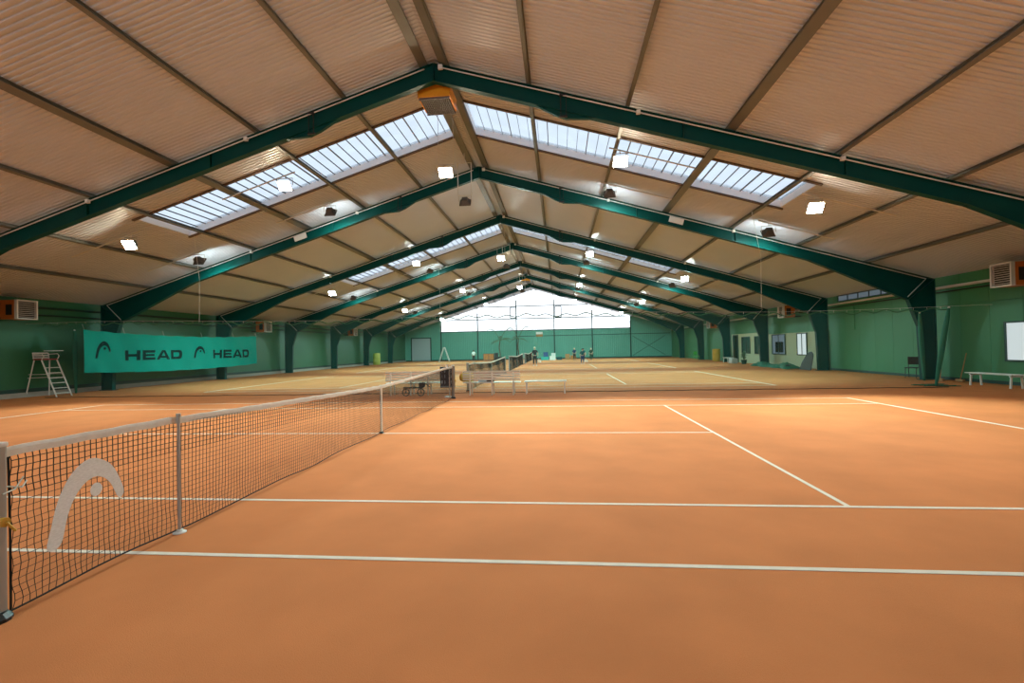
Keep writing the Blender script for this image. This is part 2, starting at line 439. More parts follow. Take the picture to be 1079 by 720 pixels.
w = wall_window(12, 11.0, 13.2, 0.82, 2.22, 'glasslit', WR)
wall_window(13, 26.35, 27.6, 0.80, 2.24, 'glasslit', WR - 0.05, 1)
w = wall_window(14, 29.2, 31.2, 0.80, 2.24, 'glassblue', WR - 0.05, 1)
b = MB(); b.bb(WR - 0.074, WR - 0.069, 29.5, 30.7, 0.95, 1.7); b.build('curtain', M['glassdark'], w)
wall_window(15, 33.6, 34.3, 0.78, 2.2, 'glassdark', WR - 0.05)
wall_window(16, 35.2, 36.95, 0.80, 2.2, 'glassdark', WR - 0.05, 1)
b = MB(); b.bb(WR - 0.09, WR - 0.054, 37.85, 38.85, 0.0, 2.3); dd = struct(b.build('door_2', M['glassdark']))
b = MB(); b.bb(WR - 0.11, WR - 0.054, 37.75, 37.85, 0, 2.4); b.bb(WR - 0.11, WR - 0.054, 38.85, 38.95, 0, 2.4); b.bb(WR - 0.11, WR - 0.054, 37.85, 38.85, 2.3, 2.4)
b.build('door_frame', M['darkgreen'], dd)
wall_window(17, 18.6, 23.0, 3.86, 4.18, 'glassblue', WR, 4, 0.03)

# ------------------------------------------------------------------ portal frames
ROWN = ['nearest', 'second', 'third', 'fourth', 'fifth', 'sixth', 'seventh', 'rearmost']
D = 0.5
def frame_outline(s):
    raft = [(0.005, APEX), (18.75, raf(18.75)), (17.75, 3.3), (13.9, raf(13.9) - D), (0.005, APEX - D)]
    return raft
def ibeam_edge(b, s, p0, p1, w=0.2, t=0.018):
    b.beam((s * p0[0], 0, p0[1]), (s * p1[0], 0, p1[1]), w, t, (s * -(p1[1] - p0[1]), 0, s * (p1[0] - p0[0])))
def make_frame():
    root = thing('portal_frame', 'x', 'roof frame', group='green steel portal frames')
    for s in (-1, 1):
        o = frame_outline(s)
        b = MB()
        b.prism([(s * u, v) for u, v in o], lambda u, v, t: (u, t, v), -0.007, 0.007)
        for i, j in ((0, 1), (2, 3), (3, 4)): ibeam_edge(b, s, o[i], o[j])
        b.bb(s * .005 - (.012 if s < 0 else 0), s * .005 + (.012 if s > 0 else 0), -.1, .1, APEX - D + .0, APEX - .02)
        for q in (6.9, 11.0): b.box((s * q, 0, raf(q) - D / 2), (0.012, 0.17, D - .04))
        r = b.build('rafter', M['steel'], root)
        b = MB()                             # sway plate below the bottom flange with its hanger rods
        b.prism([(s * 2.9, raf(2.9) - D - .012), (s * 4.5, raf(4.5) - D - .012), (s * 3.75, raf(3.75) - D - .19), (s * 3.45, raf(3.45) - D - .16)], lambda u, v, t: (u, t, v), -.05, .05)
        b.build('gusset_plate', M['steel'], root)
        b = MB(); b.tube([(s * 3.6, -.12, raf(3.6) - .02), (s * 3.6, -.12, raf(3.6) - D - .22)], .014, 6); b.tube([(s * 3.75, -.12, raf(3.6) - .05), (s * 3.75, -.12, raf(3.6) - D - .2)], .012, 6)
        b.box((s * 3.67, -.12, raf(3.6) - D - .2), (.22, .05, .05)); b.box((s * 3.67, -.12, raf(3.6) - .1), (.2, .05, .05))
        b.build('hanger_rod', M['black'], root)
        c = [(18.75, raf(18.75) - .02), (18.75, 0), (18.2, 0), (18.12, 2.2), (17.75, 3.28)]
        b = MB(); b.prism([(s * u, v) for u, v in c], lambda u, v, t: (u, t, v), -0.007, 0.007)
        for i, j in ((0, 1), (2, 3), (3, 4), (4, 0)): ibeam_edge(b, s, c[i], c[j])
        b.bb(min(s * 18.1, s * 18.85), max(s * 18.1, s * 18.85), -.15, .15, 0, .025)
        b.build('column', M['steel'], root)
        b = MB(); b.tube([(s * .25, -.12, raf(.25) - .09), (s * 18.4, -.12, raf(18.4) - .09), (s * 17.75, -.03, 3.42)], .019, 6)
        b.build('conduit', M['conduit'], root)
        for q in (5.7, 10.9):
            MB().rbox((s * q, -.135, raf(q) - .09), (.11, .09, .11), .015).build('junction_box', M['white'], root)
    MB().rbox((.22, -.135, raf(.22) - .09), (.13, .09, .13), .015).build('junction_box', M['white'], root)
    return root
lab = ['green steel roof frame nearest the camera with orange heater at its peak',
       'second green roof frame from camera, left column behind left end of banner',
       'third green roof frame from camera, left column behind right half of banner',
       'fourth green roof frame from camera, its right column between the two cream office bays',
       'fifth green roof frame from camera, right column just past the office door',
       'sixth green roof frame from camera, with second orange heater at its peak',
       'seventh green roof frame from camera, last one before the glazed gable']
fr0 = make_frame()
for k in range(7):
    loc = (XC, Y1 + k * B, 0)
    if k == 0: fr0.location = loc; fr0['label'] = lab[0]
    else: copy_thing(fr0, loc, 0, lab[k])

# purlins, one run each along the hall
px = [2.72 * i for i in range(1, 7)]
for s in (-1, 1):
    for i, x in enumerate([0.3] + px):
        b = MB(); wide = 0.24 if i in (0, 3) else 0.11
        z1 = roofz(x) - 0.012; z0 = raf(x) + 0.035
        th = math.atan(SL) * s
        R = Matrix.Rotation(th, 3, 'Y'); h = z1 - z0; zc = (z0 + z1) / 2; yc = (YN + YF) / 2; L = YF - YN - .3
        b.box((0, yc, 0), (0.014, L, h - .02), R)
        for e in (-1, 1):
            off = R @ Vector((0, 0, e * (h / 2 - .012))); b.box((off.x, yc, off.z), (wide, L, .012), R)
        if i in (0, 3): b.tube([(s * .11, YN + .2, -.02), (s * .11, YF - .2, -.02)], .03, 8)
        o = b.build('roof_purlin', M['purlin']); o.location = (XC + s * x, 0, zc)
        side = 'left' if s < 0 else 'right'
        if i == 0: t = 'brown steel purlin running along the ridge on its %s side' % side
        else: t = 'brown steel purlin under the %s roof slope, %s down from the ridge purlins' % (side, ORD[i - 1])
        tag(o, t, 'purlin', 'steel roof purlins')

# ------------------------------------------------------------------ floodlights
def tilt_R(a): return Matrix.Rotation(a, 3, 'X')
def flood(root, z, lens, drop, face, R=None):
    """lamp head at height z below origin; face -1 looks to -Y"""
    a = face * math.radians(-38) if face > 0 else math.radians(38)
    R = Matrix.Rotation(math.radians(-35) if face > 0 else math.radians(35), 3, 'X')
    c = Vector((0, 0, z))
    b = MB()
    pr_ = [(.09, -.12), (.12, -.06), (.19, .06), (.19, .10)]
    # tapered rectangular housing
    def ring(w, h, d): return [c + R @ Vector((x * w, face * d, y * h)) for x, y in ((-1, -1), (1, -1), (1, 1), (-1, 1))]
    rings = [ring(.11, .09, -.15), ring(.14, .11, -.05), ring(.235, .175, .06), ring(.235, .175, .095)]
    for q0, q1 in zip(rings, rings[1:]):
        for i in range(4): b.quad(q0[i], q0[(i + 1) % 4], q1[(i + 1) % 4], q1[i])
    b.quad(*rings[0])
    hs = b.build('housing', M['lampgrey'], root)
    b = MB(); lr = [c + R @ Vector((x * .22, face * d, y * .16)) for d in (.085, .1) for x, y in ((-1, -1), (1, -1), (1, 1), (-1, 1))]
    b.quad(*lr[:4]); b.quad(*lr[4:])
    for i in range(4): b.quad(lr[i], lr[(i + 1) % 4], lr[4 + (i + 1) % 4], lr[4 + i])
    b.build('lens', M[lens], root)
    b = MB(); b.tube([c + Vector((-.26, 0, 0)), c + Vector((-.26, 0, .24)), c + Vector((.26, 0, .24)), c + Vector((.26, 0, 0))], .014, 6)
    b.build('yoke', M['greymetal'], root)
    return a
def spot(loc, face, col, watts, ang=112, tilt=46):
    l = bpy.data.lights.new('lamp_light', 'SPOT'); l.energy = watts; l.color = col; l.spot_size = math.radians(ang); l.spot_blend = 0.85; l.shadow_soft_size = 0.18
    o = bpy.data.objects.new('lamp_light', l); COL.objects.link(o)
    o.location = loc; o.rotation_euler = (math.radians(tilt) * (1 if face > 0 else -1), 0, 0)
LX = [-11.95, -5.95, -0.15, 5.7, 11.7]
WARM, COOL = (0.98, 1.30, 1.27), (0.47, 1.08, 1.0)
ltxt = ['leftmost', 'second from left', 'middle', 'second from right', 'rightmost']
for n in range(4):
    for face, yy in ((-1, 10.75 + n * CT), (1, 14.0 + n * CT)):
        if face > 0 and n == 3: continue
        for i, x in enumerate(LX):
            warm = (n == 0 and face < 0) or (n == 2 and i == 2 and face < 0)
            xr = x - XC; top = roofz(xr) - PUR - .02
            if face < 0:
                t = '%s floodlight, %s of the %s lit row under the roof' % ('glowing warm' if warm else 'bright white', ltxt[i], ROWN[n].replace('nearest', 'first'))
                if n == 2 and i == 2: t = 'warm yellow glowing floodlight hanging below the ridge far down the hall'
            else:
                t = '%s floodlight facing away, %s of the row hung %s' % ('dark', ltxt[i], ['just past the nearest skylights', 'past the second skylights', 'past the third skylights'][n])
            root = thing('floodlight', t, 'floodlight', (x, yy, 0), 0, 'floodlights under the roof')
            if i == 2: z = 7.72
            else: z = top - .38
            lens = ('warmlens' if warm else 'coollens')
            flood(root, z, lens, 0, face)
            b = MB()
            if i == 2:
                if face < 0:
                    for q in (-.26, .26): b.tube([(q, 0, z + .24), (q, 0, 9.7)], .007, 5)
                    b.tube([(-.26, 0, z + .24), (.26, 0, z + .24)], .012, 6)
                else: b.tube([(-.28, 0, z + .24), (-.28, 0, 9.3), (.28, 0, 9.3), (.28, 0, z + .24), (-.28, 0, z + .24)], .02, 6); b.tube([(.0, 0, 9.3), (.0, 0, 9.7)], .02, 6)
            else:
                s = 1 if xr > 0 else -1; dx = 1.35
                e0, e1 = -0.35 * s, 2.4 * s
                zz = lambda q: roofz(xr + q) - PUR - .05
                b.tube([(e0, 0, zz(e0)), (e1, 0, zz(e1))], .025, 6)
                b.tube([(0, 0, zz(0)), (0, 0, z + .24)], .02, 6)
            b.build('bracket', M['conduit'], root)
            w = (WARM if n == 0 and face < 0 else COOL)
            if warm: w = WARM
            spot((x, yy + face * .22, z - .12), face, w, (1150 if face < 0 else 1050) * ((1.0, 1.35, 2.2, 2.7, 1.9)[i] if n == 0 and face < 0 else 1.1), *((84, 37) if n == 0 and face < 0 else (112, 46)))
for x in LX:
    xr = x - XC; z = 7.7 if abs(xr) < 1 else roofz(xr) - .6
    spot((x, 14.2 - CT, z), 1, (1.0, 0.72, 0.48), 220)

# ------------------------------------------------------------------ tennis nets
def ztop(y):
    d = abs(y - 4.115)
    return 1.075 if d > 5.03 else 0.955 + (1.07 - 0.955) * (d / 5.03) ** 1.15
N0, N1 = -2.27, 10.47
def catmull(pts, k=5):
    out = []; n = len(pts)
    for i in range(n):
        p0, p1, p2, p3 = [Vector(pts[(i + j - 1) % n]) for j in range(4)]
        for t in range(k):
            t /= k
            q = 0.5 * ((2 * p1) + (p2 - p0) * t + (2 * p0 - 5 * p1 + 4 * p2 - p3) * t * t + (3 * p1 - p0 - 3 * p2 + p3) * t ** 3)
            out.append((q.x, q.y))
    return out
ARCH = [(-2.035, .315), (-2.0, .48), (-1.955, .63), (-1.88, .765), (-1.79, .845), (-1.70, .872), (-1.60, .83), (-1.52, .745), (-1.447, .565), (-1.475, .505), (-1.505, .53), (-1.56, .645), (-1.625, .71), (-1.70, .725), (-1.78, .685), (-1.85, .60), (-1.90, .48), (-1.945, .32)]
ARCH_C = catmull(ARCH, 4)
DOT = [(-1.675 + .047 * math.cos(2 * PI * k / 18), .628 + .05 * math.sin(2 * PI * k / 18)) for k in range(18)]
def net_x(y, z): return 0.012 * math.sin(y * 2.1 + z * 2) * (0.3 + z) + 0.02 * math.sin(y * 5.3) * max(0, .35 - z)
def make_net():
    root = thing('tennis_net', 'black tennis net with white top band and grey logo, nearest the camera', 'tennis net', group='tennis nets down the hall')
    cell = 0.0445; nc = int((N1 - N0 - .05) / cell); nr = 22
    ys = [N0 + .03 + (N1 - N0 - .06) * i / nc for i in range(nc + 1)]
    rnd = random.Random(3)
    def P(i, j):
        y = ys[i]; zt = ztop(y) - .05; zb = .035 + .012 * math.sin(y * 3.1)
        t = j / nr; z = zb + (zt - zb) * t
        w = max(0, 1 - i / 8) * .008 * math.sin(j * 1.3) + (.010 * math.sin(i * .9 + j * .8) * max(0, 1 - z / .4))
        return Vector((net_x(y, z), y + w, z))
    G = [[P(i, j) for j in range(nr + 1)] for i in range(nc + 1)]
    b = MB()
    def strand(pts, r, axis):
        k0 = len(b.v)
        for p in pts:
            for th in (PI / 2, PI / 2 + 2 * PI / 3, PI / 2 + 4 * PI / 3):
                a = math.cos(th) * r; c = math.sin(th) * r
                b.v.append((p.x + c, p.y + a, p.z) if axis == 'z' else (p.x + c, p.y, p.z + a))
        for q in range(len(pts) - 1):
            for j in range(3):
                j2 = (j + 1) % 3
                b.f.append((k0 + q * 3 + j, k0 + q * 3 + j2, k0 + q * 3 + 3 + j2, k0 + q * 3 + 3 + j)); b.mi.append(0)
    R_ = 0.0025
    for i in range(nc + 1):
        strand(G[i], R_, 'z')
        strand(G[i][nr - 6:], R_ * 1.45, 'z')
    for j in range(nr + 1): strand([G[i][j] for i in range(nc + 1)], R_ * (1.4 if j >= nr - 6 else 1), 'y')
    b.build('netting', M['cord'], root)
    b = MB()                                # headband folded over the cable
    yy = [N0 + (N1 - N0) * i / 120 for i in range(121)]
    prof = [(-.007, -.062), (-.010, -.02), (-.006, .0), (.006, .0), (.010, -.02), (.007, -.062)]
    for y in yy:
        for (dx, dz) in prof: b.v.append((net_x(y, .9) * .6 + dx, y, ztop(y) + dz + .003 * math.sin(y * 17)))
    for i in range(120):
        for j in range(6):
            j2 = (j + 1) % 6; b.f.append((i * 6 + j, i * 6 + j2, i * 6 + 6 + j2, i * 6 + 6 + j)); b.mi.append(0)
    b.f.append((0, 1, 2, 3, 4, 5)); b.mi.append(0); b.f.append(tuple(720 + j for j in range(6))); b.mi.append(0)
    b.build('headband', M['offwhite'], root)
    b = MB(); b.tube([Vector((net_x(y, .03), y, .03 + .012 * math.sin(y * 3.1))) for y in yy], .006, 5)
    for y in (N0 + .02, N1 - .02): b.tube([(net_x(y, z), y, z) for z in [0.03 + .1 * k for k in range(11)]], .007, 5)
    b.build('edge_rope', M['cord'], root)
    for y, sg in ((-2.335, -1), (10.53, 1)):
        b = MB(); b.rbox((0, y, .545), (.085, .085, 1.09), .012)
        po = b.build('net_post', M['postgrey'], root)
        MB().rbox((0, y, 1.10), (.095, .095, .03), .01).build('post_cap', M['offwhite'], po)
        MB().lathe((0, y, 0.0), [(.085, 0), (.085, .02), (.06, .05), (.06, .055)], 16).build('ground_sleeve', M['black'], po)
        b = MB(); b.lathe((.055, y, .62), [(.03, 0), (.03, .03)], 10, Matrix.Rotation(PI / 2, 3, 'Y')); b.tube([(.09, y, .62), (.09, y + .05, .55)], .008, 6)
        b.build('winder', M['ochre'], po)
    for y in (-.914,):
        m = M['greymetal']
        b = MB(); b.lathe((.02, y, 0.0), [(.013, .01), (.013, 1.07), (.02, 1.075), (.02, 1.10)], 12)
        st = b.build('singles_stick', m, root)
        MB().lathe((.02, y, 0.0), [(.055, 0.0), (.055, .008), (.025, .022), (.03, .03)], 20).build('stick_base', M['white'], st)
    b = MB(); b.bb(-.014, -.011, 4.09, 4.14, .02, .955); b.bb(.014, .017, 4.09, 4.14, .02, .955); b.bb(-.014, .017, 4.09, 4.14, .955, .962)
    for v in range(len(b.v)): pass
    cs = b.build('centre_strap', M['white'], root)
    MB().rbox((0.0, 4.115, .02), (.07, .09, .04), .01).build('strap_anchor', M['black'], cs)
    b = MB(); b.tube([(.0, -2.29, .83), (.03, -2.2, .80), (.0, -2.15, .83)], .005, 5); b.tube([(.045, -2.32, .79), (.03, -2.24, .80), (.0, -2.17, .86)], .005, 5)
    b.build('tie_cord', M['rope'], root)
    return root
net0 = make_net()
def on_net(poly, name, parent, m):
    b = MB(); b.prism(poly, lambda u, v, t: (net_x(u, v) + .004 + t, u, v), 0, .002)
    return b.build(name, m, parent)
for k, t in ((1, 'second tennis net down the hall, behind the long white bench'), (2, 'third tennis net down the hall, beyond the second net'), (3, 'farthest tennis net, a sliver beside the person with pale hair')):
    copy_thing(net0, (0, k * CT, 0), 0, t)
lg = on_net(ARCH_C, 'logo_arch', net0, M['logo']); on_net(DOT, 'logo_dot', net0, M['logo'])

# ------------------------------------------------------------------ divider net across the hall
YD = 12.42
DX0, DX1 = -17.6, 16.75
def sag(x):
    return 2.83 - 0.008 * x + 0.07 * math.cos((x - 3.0) * 0.35)
def topz(x):
    return sag(x) + .03 * math.sin(x * 8.6)
def foldy(x): return YD + .05 * math.sin(x * 3.1) + .03 * math.sin(x * 7.7)
root = thing('divider_net', 'sheer green divider net hung right across the hall behind the benches', 'net', (0, 0, 0))
b = MB(); n = 340; nz = 8
for i in range(n + 1):
    x = DX0 + (DX1 - DX0) * i / n
    for j in range(nz + 1):
        t = j / nz; z = .02 + (topz(x) - .02) * t
        b.v.append((x, YD + (foldy(x) - YD) * (.3 + .7 * (1 - t)), z))
for i in range(n):
    for j in range(nz):
        a = i * (nz + 1) + j; b.f.append((a, a + nz + 1, a + nz + 2, a + 1)); b.mi.append(0)
b.build('netting', M['netgreen'], root, True)
b = MB(); xs = [DX0 + (DX1 - DX0) * i / 500 for i in range(501)]
b.tube([(x, YD, sag(x) - .03 + .045 * math.sin(x * 8.6) + .02 * math.sin(x * 3.1)) for x in xs], .017, 5)
b.build('gathered_edge', M['garland'], root)
b = MB(); b.tube([(x, YD, sag(x) + .06) for x in [XC - 18.55] + xs[::10] + [18.15]], .004, 5)
for i in range(80):
    x = DX0 + (DX1 - DX0) * (i + .5) / 80; b.tube([(x, YD, sag(x) + .06), (x, YD, sag(x) - .01)], .006, 4)
b.build('support_cable', M['rope'], root)
b = MB(); b.tube([(x, foldy(x), .012) for x in xs], .012, 5); b.build('weight_rope', M['cord'], root)

def bundle(name, label, loc, h, r0, r1, lean):
    root = thing(name, label, 'net', loc)
    b = MB(); nseg = 16; N = 28; rnd = random.Random(int(h * 100) + int(loc[0]))
    ph = [rnd.random() * .5 for _ in range(N)]
    for k in range(nseg + 1):
        t = k / nseg; r = r0 + (r1 - r0) * math.sin(PI * (1 - t) ** .8) ** .8
        for j in range(N):
            th = 2 * PI * j / N; q = r * (1 + .28 * math.sin(j * PI) + (.3 * (j % 2) - .15) + .15 * math.sin(th * 3 + ph[j]))
            b.v.append((lean[0] * (1 - t) + q * math.cos(th), lean[1] * (1 - t) + q * math.sin(th), .01 + (h - .01) * t))
    for k in range(nseg):
        for j in range(N):
            j2 = (j + 1) % N; b.f.append((k * N + j, k * N + j2, (k + 1) * N + j2, (k + 1) * N + j)); b.mi.append(0)
    b.f.append(tuple(range(N - 1, -1, -1))); b.mi.append(0); b.f.append(tuple(nseg * N + j for j in range(N))); b.mi.append(0)
    b.build('netting', M['bundle'], root, True)
    b = MB(); b.tube([(.0, .0, h - .08), (0, 0, h + .06)], .012, 6); b.ball((0, 0, h + .02), .035, 8); b.build('tie', M['rope'], root)
    return root
g = bundle('gathered_net', 'bunched green net hanging from cable, left of the wall bench on the right', (17.05, 12.75, 0), 2.72, .03, .075, (-.42, .1))
b = MB()
for k in range(5):
    b.tube([(-.42 + .16 * math.cos(k) + (q - .5) * 1.1, .2 + .05 * k - .12 + .1 * math.sin(q * 5 + k), .02 + .012 * k) for q in [i / 10 for i in range(11)]], .014, 5)
b.build('trailing_edge', M['bundle'], g)
bundle('gathered_net', 'bunched green net hanging behind the umpire chair on the left', (-18.3, 14.3, 0), 2.85, .03, .07, (.05, 0))
g = bundle('gathered_net', 'bunched teal net tied against the near right column', (17.95, 15.35, 0), 2.7, .03, .07, (.1, 0))

# hanging ropes
for (x, y, z0, t) in ((-10.95, YD + .35, 2.95, 'thin white rope hanging from left roof above the banner'), (10.85, YD + .35, 2.9, 'thin white rope hanging from right roof slope'), (-4.9, YD + CT + .3, 2.9, 'thin pale rope hanging from left roof beyond the net')):
    b = MB(); zt = roofz(x - XC) - .2
    b.tube([(0, 0, z0), (.03, 0, z0 + (zt - z0) * .5), (-.02 if x < 0 else -.35, -.2, zt)], .008, 5)
    o = b.build('hanging_rope', M['rope']); o.location = (x, y, 0); tag(o, t, 'rope', 'hanging ropes')

# ------------------------------------------------------------------ banner
BX = -17.42
Y0b, Y1b = 13.9, 25.95
def bsurf(y, z):
    return BX + .035 * math.sin(y * 1.9) + .02 * math.sin(y * 4.3 + z * 2.5) + .025 * math.sin((y - 14) * 7 - z * 3) * max(0, 1 - abs(y - 14.2) / .9) * max(0, 1.9 - z)
def btop(y): t = (y - Y0b) / (Y1b - Y0b); return 2.85 - .17 * 4 * t * (1 - t) + .015 * math.sin(y * 6)
def bbot(y): t = (y - Y0b) / (Y1b - Y0b); return .95 - .15 * 4 * t * (1 - t) + .01 * math.sin(y * 4)
root = thing('banner', 'long teal cloth banner with dark lettering on the left wall columns', 'banner')
b = MB(); n, nz = 200, 24
for sgn in (0, 1):
    for i in range(n + 1):
        y = Y0b + (Y1b - Y0b) * i / n
        for j in range(nz + 1):
            z = bbot(y) + (btop(y) - bbot(y)) * j / nz; b.v.append((bsurf(y, z) - sgn * .004, y, z))
q = (n + 1) * (nz + 1)
for i in range(n):
    for j in range(nz):
        a = i * (nz + 1) + j; b.f.append((a, a + nz + 1, a + nz + 2, a + 1)); b.mi.append(0)
        b.f.append((q + a, q + a + 1, q + a + nz + 2, q + a + nz + 1)); b.mi.append(0)
b.build('cloth', M['banner'], root, True)
def on_banner(polys, name):
    b = MB()
    for poly in polys:
        bm = bmesh.new(); vs = [bm.verts.new((0, u, v)) for u, v in poly]; bm.faces.new(vs)
        bmesh.ops.triangulate(bm, faces=bm.faces[:])
        for _ in range(3):
            lng = [e for e in bm.edges if e.calc_length() > .16]
            if not lng: break
            bmesh.ops.subdivide_edges(bm, edges=lng, cuts=1); bmesh.ops.triangulate(bm, faces=bm.faces[:])
        for v in bm.verts: v.co.x = bsurf(v.co.y, v.co.z) + .006
        b.addbm(bm)
    return b.build(name, M['print'], root)
def fit(poly, y0, y1, z0, z1):
    us = [p[0] for p in ARCH_C]; vs = [p[1] for p in ARCH_C]
    return [(y0 + (u - min(us)) / (max(us) - min(us)) * (y1 - y0), z0 + (v - min(vs)) / (max(vs) - min(vs)) * (z1 - z0)) for u, v in poly]
def letters(y0, y1, z0, z1):
    W = (y1 - y0); w = W * .225; gap = W * .0333; h = z1 - z0; t = w * .24; th = h * .26
    L = []
    def R(a, b_, c, d): L.append([(a, c), (b_, c), (b_, d), (a, d)])
    x = y0                                    # H
    R(x, x + t, z0, z1); R(x + w - t, x + w, z0, z1); R(x + t, x + w - t, z0 + h / 2 - th / 2, z0 + h / 2 + th / 2)
    x += w + gap                              # E
    R(x, x + t, z0, z1); R(x + t, x + w, z1 - th, z1); R(x + t, x + w * .94, z0 + h / 2 - th * .42, z0 + h / 2 + th * .42); R(x + t, x + w, z0, z0 + th)
    x += w + gap * .7                         # A
    w2 = w * 1.12; a = w2 * .5
    L.append([(x, z0), (x + t * 1.1, z0), (x + a, z1 - th * .75), (x + a + t * .5, z1), (x + a - t * .5, z1)][:3] + [(x + a, z1), (x + a - t * .55, z1)])
    L.append([(x + w2, z0), (x + a + t * .55, z1), (x + a, z1), (x + a, z1 - th * .75), (x + w2 - t * 1.1, z0)])
    R(x + w2 * .26, x + w2 * .74, z0 + h * .18, z0 + h * .18 + th * .8)
    x += w2 + gap * .7                        # D
    R(x, x + t, z0, z1)
    c = h * .3
    out = [(x + t, z1), (x + w - c, z1), (x + w - c * .3, z1 - c * .3), (x + w, z1 - c), (x + w, z0 + c), (x + w - c * .3, z0 + c * .3), (x + w - c, z0), (x + t, z0)]
    inn = [(x + t, z0 + th), (x + w - t - c * .3, z0 + th), (x + w - t, z0 + th + c * .3), (x + w - t, z1 - th - c * .3), (x + w - t - c * .3, z1 - th), (x + t, z1 - th)]
    L.append(out[:4] + [inn[3], inn[4], inn[5]]); L.append([out[3], out[4], inn[2], inn[3]]); L.append(out[4:] + [inn[0], inn[1], inn[2]])
    return L
on_banner([fit(ARCH_C, 14.42, 15.18, 1.56, 2.36)], 'logo_arch'); on_banner([fit(DOT, 14.42, 15.18, 1.56, 2.36)], 'logo_dot')
on_banner([fit(ARCH_C, 20.2, 21.05, 1.45, 2.15)], 'logo_arch'); on_banner([fit(DOT, 20.2, 21.05, 1.45, 2.15)], 'logo_dot')
on_banner(letters(15.95, 19.4, 1.43, 1.93), 'lettering'); on_banner(letters(21.8, 25.1, 1.40, 1.93), 'lettering')
b = MB()
for y in (13.95, 15.9, 18.2, 20.9, 23.6, 25.9): b.tube([(BX, y, btop(y) - .02), (BX - .1, y, btop(y) + .25)], .006, 5)
b.build('tie_cord', M['rope'], root)

# ------------------------------------------------------------------ heaters
def wall_heater(side, y, z, label):
    s = side; xw = (WR if s > 0 else WL)
    root = thing('wall_heater', label, 'heater', (xw, y, z), 0, 'wall heaters')
    dx = lambda q: -s * q                    # out from the wall
    def bb(b, a, c, y0, y1, z0, z1): b.bb(min(dx(a), dx(c)), max(dx(a), dx(c)), y0, y1, z0, z1)
    b = MB(); bb(b, .36, 1.0, -.38, .38, -.38, .38)
    b.build('body', M['rust'], root)
    b = MB()
    for q in ((-.38, .38, .34, .39), (-.38, .38, -.39, -.34)): bb(b, 1.0, 1.12, *q)
    bb(b, 1.0, 1.12, -.38, -.33, -.34, .34); bb(b, 1.0, 1.12, .33, .38, -.34, .34)
    lo = b.build('louvre_frame', M['louvre'], root)
    b = MB(); bb(b, 1.0, 1.02, -.33, .33, -.34, .34); b.build('opening', M['dark'], lo)
    b = MB()
    for k in range(9):
        zc = -.29 + k * .073; b.box((dx(1.07), 0, zc), (.028, .66, .006), Matrix.Rotation(s * .6, 3, 'Y'))
    b.build('louvre_blades', M['louvre'], lo)
    b = MB(); bb(b, .62, .9, -.385, -.38, -.22, .2); b.build('access_panel', M['dark'], root)
    b = MB()
    for yy in (-.36, .36): bb(b, .0, .4, yy - .02, yy + .02, .2, .26); bb(b, .0, .4, yy - .02, yy + .02, -.36, -.3)
    b.build('wall_bracket', M['black'], root)
    return root
wall_heater(-1, 12.0, 3.6, 'orange-brown wall heater with pale louvre above the umpire chair')
wall_heater(-1, 27.9, 3.6, 'orange-brown wall heater above right end of the teal banner')
wall_heater(-1, 43.0, 3.7, 'small far wall heater on the left wall, above the yellow-green bin')
wall_heater(1, 12.02, 3.72, 'orange wall heater with pale louvre above the bright window on the right')
wall_heater(1, 27.5, 3.66, 'orange wall heater above the cream office windows')
wall_heater(1, 42.6, 3.57, 'small far wall heater on the right wall above the barrel')
def ridge_heater(y, label):
    root = thing('ridge_heater', label, 'heater', (XC - .1, y, 9.28), 0, 'orange ridge heaters')
    b = MB(); b.rbox((0, .47, .0), (.98, .94, .36), .02); b.build('body', M['orange'], root)
    b = MB()
    for k in range(15): b.bb(-.42 + k * .058, -.42 + k * .058 + .016, .05, .92, -.25, -.18)
    b.bb(-.46, .46, .02, .05, -.25, -.18); b.bb(-.46, .46, .92, .95, -.25, -.18)
    gr = b.build('grille', M['grille'], root)
    MB().bb(-.44, .44, .05, .92, -.19, -.181).build('opening', M['dark'], gr)
    b = MB()
    for x in (-.36, .36):
        for yy in (.12, .82): b.tube([(x, yy, .17), (x, yy, .47)], .012, 6)
    b.build('hanger', M['black'], root)
ridge_heater(Y1 + .3, 'orange ceiling heater with brown grille hung under the nearest roof peak')
ridge_heater(Y1 + 5 * B + .3, 'orange ceiling heater hung under the ridge far down the hall')

# pipes on the walls
for s, z, r, m, t in ((1, 3.74, .055, 'conduit', 'pale grey pipe along top of the right wall'), (1, 3.56, .025, 'dark', 'thin dark pipe below the pale pipe on right wall'), (-1, 3.82, .05, 'darkgreen', 'upper dark pipe along top of the left wall'), (-1, 3.5, .035, 'darkgreen', 'lower dark pipe along top of the left wall')):
    x = (WR - .085) if s > 0 else (WL + .085)
    b = MB(); b.tube([(0, YN + .3, 0), (0, YF - .3, 0)], r, 10)
    for k in range(9): b.box((s * .045, YN + 4 + k * B, 0), (.05, .04, .05))
    o = b.build('wall_pipe', M[m]); o.location = (x, 0, z); tag(o, t, 'pipe')
b = MB(); b.rbox((0, 0, 0), (.06, .22, 1.15), .01); b.rbox((0, 0, -.6), (.07, .3, .06), .01); o = b.build('wall_duct', M['wallgreen2']); o.location = (WR - .035, 21.7, 2.9); tag(o, 'green vertical duct on the right wall between the two nearest columns', 'duct')

# white plates on second frame
for x, lb in ((-8.45, 'white blank plate on left rafter of the second roof frame'), (8.55, 'white blank plate on right rafter of the second roof frame')):
    b = MB(); s = 1 if x > 0 else -1
    b.rbox((0, 0, 0), (.62, .03, .24), .01)
    o = b.build('sign_plate', M['white']); o.location = (XC + x, Y1 + B - .145, raf(x) - .25); o.rotation_euler = (0, math.atan(SL) * s, 0); tag(o, lb, 'sign')

